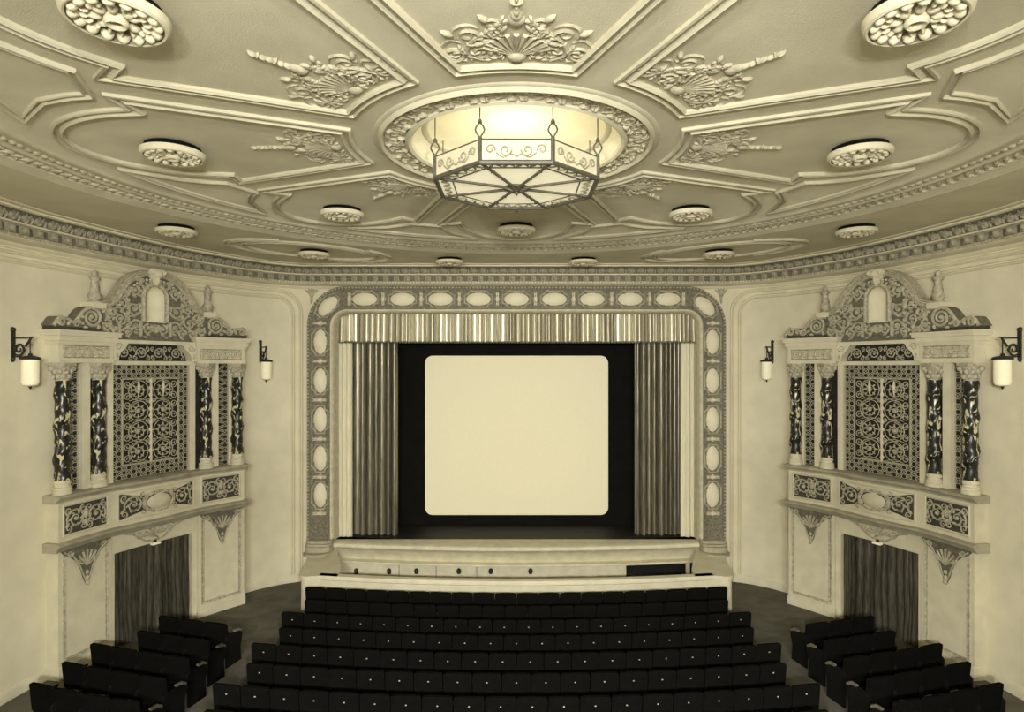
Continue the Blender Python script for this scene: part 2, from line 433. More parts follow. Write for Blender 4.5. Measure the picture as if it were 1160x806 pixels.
# ------------------------------------------------------------------ cornice
m = MB()
back = [(-9.55, -6.0)]
cpath = ROOM
CP = [(0, 8.50), (-.05, 8.52), (-.08, 8.57), (-.20, 8.60), (-.32, 8.62), (-.345, 8.64), (-.345, 8.67), (-.36, 8.68), (-.36, 8.83), (-.47, 8.85), (-.47, 8.87), (-.45, 8.88), (-.50, 9.02), (-.62, 9.07), (-.66, 9.07), (-.66, 9.10), (-.80, 9.105), (-.80, SOF+.01), (0, SOF+.01)]
m.sweep(cpath, CP, lambda x, y, h: (x, y, h), cap=False)
cor = tag(m.build('trim_1', 'wall_plaster', origin=(0, 0, 0)), 'deep plaster cornice between wall and ceiling', kind='structure')
vis = [p for p in cpath if p[1] > 8.6]
m = MB(); m.sweep(vis, [(-.362, 8.68), (-.362, 8.832)], lambda x, y, h: (x, y, h), cap=False); m.build('egg_ground', 'recess_shade', cor)
m = MB(); m.sweep(vis, [(-.455, 8.885), (-.502, 9.02), (-.61, 9.066)], lambda x, y, h: (x, y, h), cap=False); m.build('leaf_ground', 'recess_shade', cor)
bmb = MB()
pe = offset_path(vis, -.36, False)
eb = MB()     # egg block: local x along, y outwards to the room (negative), z up
eb.box(-.075, .075, -.09, .02, .0, .15)
eb.dome(0, .075, .055, .06, 0, .05, lambda x, z, h: (x, -.09-h, z))
e0 = None
for (x, y, a) in along(pe, .30):
    if e0 is None:
        e0 = eb.build('egg_block', 'shaded_gilt', cor); e0.location = (x, y, 8.68); e0.rotation_euler = (0, 0, a)
    else: child_copy(e0, cor, (x, y, 8.68), (0, 0, a))
pe = offset_path(vis, -.46, False)
lb = MB(); lp = lambda x, z, h: (x, .0-.30*max(0, z)**1.2-h, z)
lb.dome(0, .08, .11, .075, 0, .06, lp, 8)
for q in (-1, 1): lb.curve(spiral(q*.055, .10, .045, .01, 90, q*1.2, 8), .016, .010, lp, 4, .055)
lb.dome(.0, .03, .03, .04, 0, .085, lp, 6); lb.dome(.13, .06, .022, .075, 0, .05, lp, 6)
l0 = None
for (x, y, a) in along(pe, .28, .1):
    if l0 is None:
        l0 = lb.build('cornice_leaf', 'shaded_gilt', cor); l0.location = (x, y, 8.885); l0.rotation_euler = (0, 0, a)
    else: child_copy(l0, cor, (x, y, 8.885), (0, 0, a))
bd = MB()
for (x, y, a) in along(offset_path(vis, -.35, False), .085):
    bd.box(-.025, .025, -.03, .01, 8.635, 8.675, lambda p, q, r, x=x, y=y, a=a: (x+p*cos(a)-q*sin(a), y+p*sin(a)+q*cos(a), r))
tag(bd.build('bead_row', 'ornament', cor), kind='stuff')

# ------------------------------------------------------------------ ceiling rosettes
def make_rosette():
    r = empty('ceiling_rosette', (0, 0, 0))
    m = MB(); m.lathe([(.0, .005), (.40, .005), (.40, .0), (.0, .0)], 32, (0, 0, -.01)); m.build('vent_opening', 'dark_void', r)
    m = MB(); m.lathe([(.405, -.175), (.425, -.18), (.45, -.165), (.465, -.12), (.465, -.09), (.45, -.08), (.30, -.085), (0, -.085)], 40); ds = m.build('dish', 'stone_pale', r)
    m = MB(); m.lathe([(.406, -.175), (.395, -.14), (.33, -.125), (0, -.115)], 40); m.build('dish_hollow', 'recess_shade', r)  # coloured dark for the shade between the petals
    m = MB()
    for k in range(3):
        a = 2*pi*k/3; m.tube([(.25*cos(a), .25*sin(a), -.07), (.25*cos(a), .25*sin(a), .0)], .015, 6)
    m.build('hanger', 'iron', r)
    pm_ = MB(); pm_.dome(.345, 0, .06, .066, 0, .06, lambda x, y, h: (x, y, -.125-h*(.5+max(0, x-.2)*4.6)), 10); pm_.dome(.26, .0, .05, .02, 0, .05, lambda x, y, h: (x, y, -.125-h), 8)
    first = None
    for k in range(16):
        if first is None: first = pm_.build('petal', 'stone_pale', r)
        else: c = child_copy(first, r, (0, 0, 0), (0, 0, 2*pi*k/16))
    pm2 = MB(); pm2.dome(.175, 0, .075, .05, 0, .05, lambda x, y, h: (x, y, -.12-h), 8)
    first = None
    for k in range(8):
        if first is None: first = pm2.build('inner_petal', 'stone_pale', r)
        else: child_copy(first, r, (0, 0, 0), (0, 0, 2*pi*(k+.5)/8))
    m = MB(); m.lathe([(.05, -.12), (.055, -.19), (.085, -.205), (.11, -.18), (.10, -.12)], 20); m.build('boss', 'stone_pale', r)
    m = MB(); m.lathe([(0, -.13), (.05, -.13)], 12); m.build('boss_eye', 'dark_void', r)
    return r
ros = make_rosette(); used = [False]
def put_rosette(x, y, z, label, grp, s=1.0):
    o = ros if not used[0] else copy_tree(ros); used[0] = True
    o.location = (x, y, z); o.scale = (s, s, s); tag(o, label, 'rosette', grp)
G1 = 'rosettes in the radial ceiling panels'; G2 = 'small rosettes on the outer soffit'
for (k, lb_) in ((0, 'plaster vent rosette in the ceiling panel right of the chandelier'), (1, 'plaster vent rosette in the panel right of the dark one beyond the chandelier'),
                (2, 'shadowed vent rosette directly beyond and below the chandelier'), (3, 'plaster vent rosette in the panel left of the dark one beyond the chandelier'),
                (4, 'plaster vent rosette in the ceiling panel left of the chandelier'), (5, 'largest foreground ceiling rosette, at the top left corner'),
                (7, 'largest foreground ceiling rosette, at the top right corner')):
    p = pol(4.68, 45*k); put_rosette(DC[0]+p[0], DC[1]+p[1], CZ-.01, lb_, G1, .87)
for sg, side in ((-1, 'left'), (1, 'right')):
    put_rosette(sg*1.78, 16.45, SOF-.005, 'small soffit rosette over the valance just %s of centre' % side, G2, .8)
    put_rosette(sg*5.03, 15.35, SOF-.005, 'small rosette inside the oval soffit moulding on the %s' % side, G2, .82)
    put_rosette(sg*7.0, 12.72, SOF-.005, 'small soffit rosette above the %s organ screen' % side, G2, .84)

# ------------------------------------------------------------------ chandelier
HB = EYE+2.414; AP = 1.05; RV = AP/cos(pi/8)
ch = empty('chandelier', (DC[0], DC[1], HB), 'large octagonal leaded glass chandelier hanging under the ceiling medallion', 'chandelier')
oct_ = [(DC[0]+RV*cos(rad(22.5+45*k)), DC[1]+RV*sin(rad(22.5+45*k))) for k in range(8)]
for k in range(8):
    a, b = oct_[k], oct_[(k+1) % 8]; c = DC
    L_ = lambda p, q, t: (p[0]+(q[0]-p[0])*t, p[1]+(q[1]-p[1])*t)
    ia, ib = L_(a, c, .20), L_(b, c, .20); ja, jb = L_(a, c, .86), L_(b, c, .86); oa, ob = L_(a, c, .02), L_(b, c, .02)
    m = MB(); m.add([(p[0], p[1], HB+.03+q) for q in (0, .012) for p in (ia, ib, jb, ja)], [(0, 1, 2, 3), (7, 6, 5, 4), (0, 1, 5, 4), (1, 2, 6, 5), (2, 3, 7, 6), (3, 0, 4, 7)])
    m.build('bottom_pane', 'chandelier_glass', ch, False)
    m = MB(); m.add([(p[0], p[1], HB+.03+q) for q in (0, .012) for p in (oa, ob, ib, ia)], [(0, 1, 2, 3), (7, 6, 5, 4), (0, 1, 5, 4), (1, 2, 6, 5), (2, 3, 7, 6), (3, 0, 4, 7)])
    bpn = m.build('border_pane', 'chandelier_glass', ch, False)
    m = MB()
    for q in range(9):
        t = .06+.11*q; u = L_(L_(a, b, t), c, .06 if q % 2 else .15); v = L_(L_(a, b, t+.08), c, .15 if q % 2 else .06)
        m.tube([(u[0], u[1], HB+.022), ((u[0]+v[0])/2+.02, (u[1]+v[1])/2, HB+.018), (v[0], v[1], HB+.022)], .012, 5)
    m.build('border_tracery', 'painted_scroll', bpn)
    m = MB(); m.tube([(a[0], a[1], HB+.02), (b[0], b[1], HB+.02)], .032, 6); m.tube([(ia[0], ia[1], HB+.025), (ib[0], ib[1], HB+.025)], .010, 5)
    m.build('lower_rail', 'lead', ch)
    m = MB(); ra = L_(a, c, .95); m.tube([(a[0], a[1], HB+.02), (ra[0], ra[1], HB+.01)], .02, 6)
    for t in (.33, .6): q = L_(a, c, t); m.tube([(q[0]-.03, q[1], HB+.012), (q[0]+.03, q[1], HB+.012)], .016, 5)
    m.build('radial_rib', 'lead', ch)
    # upright glass band
    m = MB(); hb = .29
    n_ = ((a[0]+b[0])/2-c[0], (a[1]+b[1])/2-c[1]); l_ = math.hypot(*n_); n_ = (n_[0]/l_, n_[1]/l_)
    m.add([(p[0]-n_[0]*q, p[1]-n_[1]*q, z) for q in (0.0, .015) for (p, z) in ((L_(a, b, .03), HB+.04), (L_(b, a, .03), HB+.04), (L_(b, a, .03), HB+hb), (L_(a, b, .03), HB+hb))],
          [(0, 1, 2, 3), (7, 6, 5, 4), (0, 1, 5, 4), (1, 2, 6, 5), (2, 3, 7, 6), (3, 0, 4, 7)])
    band = m.build('band_pane', 'band_glass', ch, False)
    m = MB()
    bp = lambda x, z, h, a=a, b=b, n_=n_: (L_(a, b, x)[0]+n_[0]*h, L_(a, b, x)[1]+n_[1]*h, HB+z)
    S = .87
    for s in (-1, 1):
        m.tube([bp(.5+s*x/S, .165+y, .012) for (x, y) in spiral(.13, .0, .075, .02, 180, 1.2, 14)], .010, 5)
        m.tube([bp(.5+s*x/S, .165+y, .012) for (x, y) in spiral(.31, .01, .06, .018, 200, -1.2, 14)], .010, 5)
        m.tube([bp(.5+s*x/S, .165+y, .012) for (x, y) in catmull([(.0, -.08), (.06, -.05), (.16, -.085), (.24, -.03)], 4)], .009, 5)
    m.build('band_scroll', 'painted_scroll', band)
    m = MB(); m.tube([(a[0], a[1], HB+hb+.005), (b[0], b[1], HB+hb+.005)], .010, 5); m.build('upper_rail', 'lead', ch)
    m = MB(); m.tube([(a[0], a[1], HB+.01), (a[0], a[1], HB+.32)], .026, 6); m.build('post', 'lead', ch)
    tdir = (-(a[1]-c[1])/RV, (a[0]-c[0])/RV)
    tdir = (1, 0)
    m = MB()
    for s in (-1, 1): m.tube([(a[0]+tdir[0]*x*s, a[1], HB+.31+z) for (x, z) in ((0, 0), (.05, .08), (.055, .10), (.04, .14), (0, .185))], .011, 5)
    m.tube([(a[0], a[1], HB+.49), (a[0], a[1], CZ+.28)], .008, 5); m.dome(a[0], a[1], .03, .03, 0, .05, lambda x, y, h: (x, y, HB+.49+h), 8)
    m.build('hanging_rod', 'lead', ch)
m = MB(); m.lathe([(0, -.10), (.02, -.07), (.03, -.03), (.10, -.005), (.15, .01), (.16, .03), (0, .035)], 20, (DC[0], DC[1], HB)); m.build('centre_boss', 'lead', ch)
m = MB()
for k in range(8): a = rad(22.5+45*k); m.tube([(DC[0]+.05*cos(a), DC[1]+.05*sin(a), HB-.02), (DC[0]+.22*cos(a), DC[1]+.22*sin(a), HB+.01)], [.03, .008], 5)
m.build('boss_leaves', 'lead', ch)

ld = bpy.data.lights.new('chandelier_bulb', 'POINT'); ld.energy = 30; ld.shadow_soft_size = .3; ld.color = LIGHT_TINT
lo = bpy.data.objects.new('chandelier_bulb', ld); col.objects.link(lo); lo.parent = ch; lo.location = (0, 0, .34)
# ------------------------------------------------------------------ rear house lamps (behind the viewer)
for i, (x, y) in enumerate(((-1.3, -3.0), (0, -3.6), (1.3, -3.0))):
    z = 6.75
    lab = ('opal globe pendant lamp hanging behind the viewer, %s' % ('left of the room axis', 'on the room axis', 'right of the room axis')[i])
    e = empty('pendant_lamp', (x, y, z), lab, 'pendant lamp', 'rear house lamps')
    m = MB(); m.tube([(x, y, z+.36), (x, y, SOF)], .015, 6); m.build('cord', 'iron', e)
    m = MB(); m.lathe([(0, .40), (.12, .38), (.16, .30), (.15, .27), (0, .26)], 16, (x, y, z)); m.build('cap', 'iron', e)
    m = MB(); m.lathe([(.15, .26), (.17, .29), (.34, .36), (.36, .34), (.18, .25)], 20, (x, y, z)); m.build('reflector', 'stone_pale', e)
    ld = bpy.data.lights.new('lamp_bulb', 'POINT'); ld.energy = REAR_LAMP_W; ld.shadow_soft_size = .22; ld.color = LIGHT_TINT
    lo = bpy.data.objects.new('lamp_bulb', ld); col.objects.link(lo); lo.parent = e; lo.location = (0, 0, .0)

# two unseen fill lamps added to brighten the lower walls and stage front
for side, sg in (('left', -1), ('right', 1)):
    L0 = Vector((sg*2.4, -5.2, 7.6)); aim = Vector((sg*-4.2, 15.0, -.5)); d = (aim-L0).normalized()
    e = empty('fill_lamp', L0, 'added fill lamp on the rear wall, unseen behind the viewer, %s one' % side, 'fill lamp', 'added rear fill lamps')
    rt = d.to_track_quat('-Z', 'Y').to_euler()
    m = MB(); m.lathe([(.0, .42), (.10, .40), (.14, .30), (.22, .02), (.23, -.02), (.21, -.02), (.12, .28), (0, .34)], 20); hd = m.build('lamp_housing', 'iron', origin=(0, 0, 0)); hd.parent = e; hd.rotation_euler = rt
    m = MB(); m.tube([L0+Vector((0, .0, -.0))-d*.3, Vector((L0.x, -6.0, 7.9))], .03, 6); m.build('wall_bracket', 'iron', e)
    ld = bpy.data.lights.new('fill_bulb', 'SPOT'); ld.energy = FILL_W; ld.spot_size = rad(78); ld.spot_blend = .75; ld.shadow_soft_size = .18; ld.color = LIGHT_TINT
    lo = bpy.data.objects.new('fill_bulb', ld); col.objects.link(lo); lo.parent = e; lo.rotation_euler = rt; lo.location = d*.05
# ------------------------------------------------------------------ proscenium frame
fr = empty('proscenium_frame', (0, 18.0, 1.15), 'broad carved proscenium frame with oval cartouches round the stage opening', 'frame')
XF, ZF, RF = 5.71, 8.20, .78
fp = [(-XF, 1.15), (-XF, 3), (-XF, 5), (-XF, ZF-RF)]+arc(-XF+RF, ZF-RF, RF, 175, 95, 8)+[(-XF+RF, ZF), (-2.5, ZF), (0, ZF), (2.5, ZF), (XF-RF, ZF)]+arc(XF-RF, ZF-RF, RF, 85, 5, 8)+[(XF, ZF-RF), (XF, 5), (XF, 3), (XF, 1.15)]
fpl = lambda x, z, h: (x, YP-h, z)
m = MB(); m.sweep(fp, [(-.33, .0), (-.33, .12), (-.25, .10), (-.14, .06), (0, .045), (.14, .06), (.26, .10), (.30, .12), (.30, 0)], fpl); m.build('carved_band', 'frame_band', fr)
m = MB(); m.sweep(fp, [(.28, 0), (.28, .14), (.32, .17), (.36, .15), (.39, .06), (.39, 0)], fpl); m.build('outer_moulding', 'frame_band', fr)
m = MB(); m.sweep(fp, [(-.30, 0), (-.30, .13), (-.34, .15), (-.38, .10), (-.39, -.05), (-.40, -.38), (-.36, -.38), (-.36, 0)], fpl); m.build('inner_reveal', 'frame_light', fr)
m = MB()
for (x, z, a) in along(offset_path(fp, .33, False), .10, .1): m.dome(x, z, .035, .035, a, .04, lambda p, q, h: (p, YP-.155-h, q), 6)
tag(m.build('bead_edging', 'ornament', fr), kind='stuff')
# relief filling between the cartouches
m = MB()
for (x, z, a) in along(fp, .16, .05):
    for o in (-.20, .20):
        px, pz = x-sin(a)*o, z+cos(a)*o
        m.curve([(px+q[0], pz+q[1]) for q in spiral(0, 0, .06, .012, math.degrees(a)+90, 1.3 if o > 0 else -1.3, 9)], .016, .01, lambda p, q, h: (p, YP-.075-h, q), 4)
tag(m.build('leaf_relief', 'frame_band', fr), kind='stuff')
cm = MB(); idp = lambda x, z, h: (x, -h, z)
cm.dome(0, 0, .36, .215, 0, .10, idp, 24)
octo = [(-.40, -.12), (-.40, .12), (-.30, .15), (-.24, .235), (.24, .235), (.30, .15), (.40, .12), (.40, -.12), (.30, -.15), (.24, -.235), (-.24, -.235), (-.30, -.15)]
c0 = c1 = k0 = None
spots = [(x*1.105, ZF, 0) for x in range(-4, 5)]+[(-XF+.21, ZF-.19, pi/4), (XF-.21, ZF-.19, -pi/4)]
spots += [(s*XF, z, s*-pi/2 if s > 0 else pi/2) for s in (-1, 1) for z in (6.96, 5.83, 4.70, 3.57, 2.50)]
for (x, z, a) in spots:
    loc = (x, YP-.045, z)
    if c0 is None:
        c0 = cm.build('cartouche', 'cartouche', fr); fm = MB(); fm.sweep(octo, [(-.022, 0), (-.022, .07), (.0, .095), (.022, .07), (.022, 0)], idp, closed=True)
        c1 = fm.build('cartouche_frame', 'ornament', c0); c1.location = (0, 0, 0)
        b = WL[fr.name]
        for mm in (c0.data, c1.data): mm.transform(Matrix.Translation(Vector(b)))
        tgt = c0
    else:
        tgt = c0.copy(); col.objects.link(tgt); q = c1.copy(); col.objects.link(q); q.parent = tgt
    tgt.parent = fr; tgt.location = (loc[0], loc[1]-18.0, loc[2]-1.15); tgt.rotation_euler = (0, -a, 0)
km = MB(); km.box(-.035, -.015, -.11, 0, -.19, .19); km.box(.015, .035, -.11, 0, -.19, .19)
for q in (-.14, -.05, .05, .14): km.dome(0, q, .05, .04, 0, .10, idp, 8)
km.dome(0, 0, .09, .05, 0, .09, idp, 8)
clasp = [(x*1.105, ZF, 0) for x in (-3.5, -2.5, -1.5, -.5, .5, 1.5, 2.5, 3.5)]+[(s*4.85, ZF, 0) for s in (-1, 1)]+[(s*XF, z, pi/2) for s in (-1, 1) for z in (7.5, 6.40, 5.27, 4.14, 3.04, 1.98)]
for (x, z, a) in clasp:
    if k0 is None:
        k0 = km.build('clasp', 'frame_light', fr); k0.data.transform(Matrix.Translation(Vector(WL[fr.name]))); tgt = k0
    else: tgt = k0.copy(); col.objects.link(tgt)
    tgt.parent = fr; tgt.location = (x, YP-.05-18.0, z-1.15); tgt.rotation_euler = (0, -a, 0)
for s in (-1, 1):
    x0, x1 = sorted((s*6.06, s*5.32))
    def tier(y0, r): return [(x1, 18.05), (x0, 18.05)]+arc(x0+r, y0+r, r, 180, 270, 6)+arc(x1-r, y0+r, r, 270, 360, 6)
    m = MB(); pz = lambda x, y, h: (x, y, h)
    m.plate(tier(17.30, .3), [], .90, .96, pz); m.plate(tier(17.62, .2), [], 1.10, 1.16, pz)
    m.plate(tier(17.52, .25), [], .96, 1.10, pz); m.plate(tier(17.72, .15), [], 1.16, 1.24, pz)
    m.build('frame_foot', 'ledge_stone', fr)

# ------------------------------------------------------------------ stage, apron, pit
apr = lambda x: 17.57+x*x*.43/28
xs = [-5.34+10.68*i/40 for i in range(41)]
st = empty('stage_platform', (0, 18, 0), 'low stage with a pale bowed apron in front of the curtains', 'stage')
m = MB()
sec = [(.10, .52), (.02, .53), (.01, .56), (.03, .59), (.27, .60), (.25, .66), (.19, .77), (.11, .88), (.03, .96), (-.05, 1.01), (-.06, 1.06), (-.04, 1.10), (.02, 1.125), (.10, 1.13), (.6, 1.13)]
vs = []; fs = []; n = len(sec)
for x in xs:
    for (d, z) in sec: vs.append((x, apr(x)+d, z))
    vs.append((x, 18.3, 1.13)); vs.append((x, 18.3, .52))
n2 = n+2
for i in range(40):
    for j in range(n2): fs.append((i*n2+j, (i+1)*n2+j, (i+1)*n2+(j+1) % n2, i*n2+(j+1) % n2))
m.add(vs, fs); m.build('apron', 'apron_paint', st)
m = MB(); m.box(-6.1, 6.1, 18.3, 22.2, 1.03, 1.13); m.build('stage_boards', 'stage_wood', st, False)
m = MB(); m.box(-5.3, 3.2, 18.02, 18.10, 0, .56); m.box(4.95, 5.06, 18.02, 18.10, 0, .56); m.box(5.2, 5.3, 18.02, 18.1, 0, .56); m.box(3.2, 5.3, 18.02, 18.1, 0, .06)
pw = m.build('pit_wall', 'apron_paint', st, False)
m = MB(); m.box(3.15, 5.3, 18.6, 18.7, 0, 1.0); m.build('pit_recess', 'dark_void', st, False)
for u in (404, 441, 472, 520, 556, 601):
    x = (u-585)*18/700
    m = MB(); m.box(x-.05, x+.05, 17.94, 18.02, .22, .34); m.dome(x, .30, .07, .09, 0, .07, lambda p, q, h: (p, 17.95-h, q), 8); m.build('pit_socket', 'iron', pw)
for u in (452, 494, 540):
    x = (u-585)*18/700; m = MB(); m.box(x-.008, x+.008, 18.0, 18.02, .05, .5); m.build('panel_seam', 'lead', pw, False)

rail = empty('orchestra_rail', (0, 15.4, 0), 'pale bowed orchestra pit rail behind the front row of seats', 'rail')
ry = lambda x: 15.40+x*x/60
m = MB(); vs = []; fs = []
xs = [-5.05+10.1*i/40 for i in range(41)]
sec = [(0, 0), (0, .78), (-.03, .80), (-.03, .86), (-.01, .90), (.18, .90), (.20, .86), (.20, .80), (.16, .78), (.16, 0)]; n2 = len(sec)
for x in xs:
    for (d, z) in sec: vs.append((x, ry(x)+d, z))
for i in range(40):
    for j in range(n2): fs.append((i*n2+j, (i+1)*n2+j, (i+1)*n2+(j+1) % n2, i*n2+(j+1) % n2))
m.add(vs, fs); m.build('rail_wall', 'stone_pale', rail)
for s in (-1, 1):
    pl = [(s*5.05, ry(5.05))]+[(s*(5.34+.22*cos(rad(t))), 15.98+.22*sin(rad(t))) for t in range(-90, 1, 15)]+[(s*5.72, 16.9), (s*6.02, 18.02), (s*5.28, 18.02), (s*5.0, 17.3), (s*4.66, 16.3), (s*4.6, ry(4.6)+.02)]
    m = MB(); m.plate(pl, [], 0, .80, lambda x, y, h: (x, y, h)); p = m.build('pit_pier', 'stone_pale', rail)
    m = MB(); m.plate(offset_path(pl, s*-.035 if s > 0 else .035, True), [], .80, .90, lambda x, y, h: (x, y, h)); m.build('pier_cap', 'stone_pale', p)

# ------------------------------------------------------------------ screen and curtains
sc = empty('projection_screen', (0, 20, 1.13), 'white projection screen with rounded corners in a black surround', 'screen')
def rrect(x0, x1, z0, z1, r, n=6):
    return arc(x1-r, z1-r, r, 0, 90, n)+arc(x0+r, z1-r, r, 90, 180, n)+arc(x0+r, z0+r, r, 180, 270, n)+arc(x1-r, z0+r, r, 270, 360, n)
k = 20/700
x0, x1, z0, z1 = (481.5-585)*k, (689-585)*k, EYE-(583-415)*k, EYE-(402.5-415)*k
m = MB(); m.plate(rrect(x0, x1, z0, z1, .24), [], 0, .04, lambda x, z, h: (x, 20.02-h, z)); m.build('screen_sheet', 'screen_white', sc, False)
m = MB(); m.plate([(-4.6, 1.13), (4.6, 1.13), (4.6, 7.9), (-4.6, 7.9)], [rrect(x0+.005, x1-.005, z0+.005, z1-.005, .24)], 0, .06, lambda x, z, h: (x, 20.02-h, z)); m.build('black_masking', 'black_cloth', sc, False)
m = MB(); m.box(-4.6, 4.6, 20.03, 20.08, 1.13, 7.9); m.build('backing', 'black_cloth', sc, False)

def pleat(mb, place, L, z0, z1, pitch, amp, seed, rows=5, wave=.0, sharp=1.0, thick=.02):
    rg = random.Random(seed); pts = []; x = 0; ph = 0
    while x < L:
        w_ = pitch*rg.uniform(.45, 1.6); a = amp*rg.choice((.25, .5, .8, 1.0, 1.15))
        for i in range(8):
            t = i/8; pts.append((x+w_*t, a*(abs(sin(pi*t))**sharp), rg.random()))
        x += w_
    pts = [(min(p[0], L), p[1], p[2]) for p in pts if p[0] <= L]+[(L, 0, .5)]
    n = len(pts); vs = []; fs = []
    for q in range(2):
        for r in range(rows+1):
            z = z0+(z1-z0)*r/rows
            for (px, py, pr) in pts:
                dx = wave*sin(px*5+r*.9+seed)*(1-r/rows); vs.append(place(px+dx, py*(1-.25*r/rows)-q*thick, z))
    B = (rows+1)*n
    for q in range(2):
        for r in range(rows):
            for i in range(n-1): fs.append((q*B+r*n+i, q*B+r*n+i+1, q*B+(r+1)*n+i+1, q*B+(r+1)*n+i))
    for i in range(n-1): fs.append((i, i+1, B+i+1, B+i)); fs.append((rows*n+i, rows*n+i+1, B+rows*n+i+1, B+rows*n+i))
    for r in range(rows):
        fs.append((r*n, (r+1)*n, B+(r+1)*n, B+r*n)); fs.append((r*n+n-1, (r+1)*n+n-1, B+(r+1)*n+n-1, B+r*n+n-1))
    mb.add(vs, fs)
for s, side in ((-1, 'left'), (1, 'right')):
    m = MB(); pleat(m, lambda u, h, z, s=s: (s*(5.03-u), 18.95-h, z), 1.40, 1.13, 7.95, .16, .22, 3+s, 4, sharp=.7)
    tag(m.build('stage_curtain', 'stage_velvet', ang=1.2), 'dark velvet stage curtain drawn back at the %s of the screen' % side, 'curtain', 'drawn stage curtains')
    m = MB(); pleat(m, lambda u, h, z, s=s: (s*(5.40-u), 18.62-h, z), .46, 1.13, 7.95, .15, .10, 8+s, 4)
    tag(m.build('side_drape', 'pale_drape', ang=1.2), 'narrow pale drape between the %s frame post and the dark curtain' % side, 'drape', 'pale side drapes')
m = MB(); pleat(m, lambda u, h, z: (-5.42+u, 18.55-h, z), 10.84, 6.98, 8.0, .13, .26, 21, 4, sharp=.6)
va = tag(m.build('stage_valance', 'satin', ang=1.2), 'pleated pale satin valance across the top of the stage opening', 'valance')
m = MB()
for i in range(120): m.box(-5.38+.09*i, -5.32+.09*i, 18.36, 18.40, 6.94, 7.0)
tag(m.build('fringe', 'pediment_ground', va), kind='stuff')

# ------------------------------------------------------------------ organ screens on the side walls
TH0, KTH, SM = 25.5, 7.0, 2.255
RA = 1/rad(KTH)
nv = lambda th: (cos(rad(th)), -sin(rad(th)))
Pm = (-8.42, 14.42)
Cc = (Pm[0]+RA*nv(TH0)[0], Pm[1]+RA*nv(TH0)[1])
def Mleft(s, n, z):
    v = nv(TH0+KTH*(s-SM)); return (Cc[0]-(RA-n)*v[0], Cc[1]-(RA-n)*v[1], z)
WID = 4.51
BK = -.55; GB = -.265
def acanthus(mb, cx, cy, w_, h_, place, flip=1, r=.022, hh=.03):
    """one rinceau scroll filling a box of w_ x h_ centred on cx, cy"""
    R_ = h_*.40
    mb.curve(spiral(cx, cy, R_, .02, 200 if flip > 0 else -20, flip*-1.9, 26), r, r*.5, place, 5, hh*.4)
    for t in range(0, 360, 60): mb.dome(cx+R_*.62*cos(rad(t)), cy+R_*.62*sin(rad(t)), R_*.22, R_*.10, rad(t+40), hh, place, 7)
    for (sx, sy) in ((-1, -1), (-1, 1), (1, -1), (1, 1)):
        qx, qy = cx+sx*w_*.38, cy+sy*h_*.33
        mb.curve(spiral(qx, qy, h_*.15, .012, 90*sx, sx*sy*1.3, 12), r*.8, r*.4, place, 4, hh*.4)
        mb.dome(qx+sx*w_*.04, qy-sy*h_*.14, h_*.12, h_*.05, sx*sy*.8, hh, place, 7)
    mb.dome(cx, cy, R_*.2, R_*.2, 0, hh*1.4, place, 8)
def lattice(mb, s0, s1, z0, z1, place, p=.115, r=.0078):
    nx = max(1, round((s1-s0)/p)); nz = max(1, round((z1-z0)/p)); dx = (s1-s0)/nx; dz = (z1-z0)/nz
    for i in range(nx):
        for j in range(nz):
            cx, cz = s0+dx*(i+.5), z0+dz*(j+.5)
            mb.tube([place(cx+.5*dx*cos(2*pi*k/10), cz+.5*dz*sin(2*pi*k/10), 0) for k in range(10)], r, 4, closed=True)
            if (i+j) % 2 == 0:
                for q in (1, -1): mb.tube([place(cx-.5*dx, cz-q*.5*dz, 0), place(cx+.5*dx, cz+q*.5*dz, 0)], r*.8, 4, cap=False)
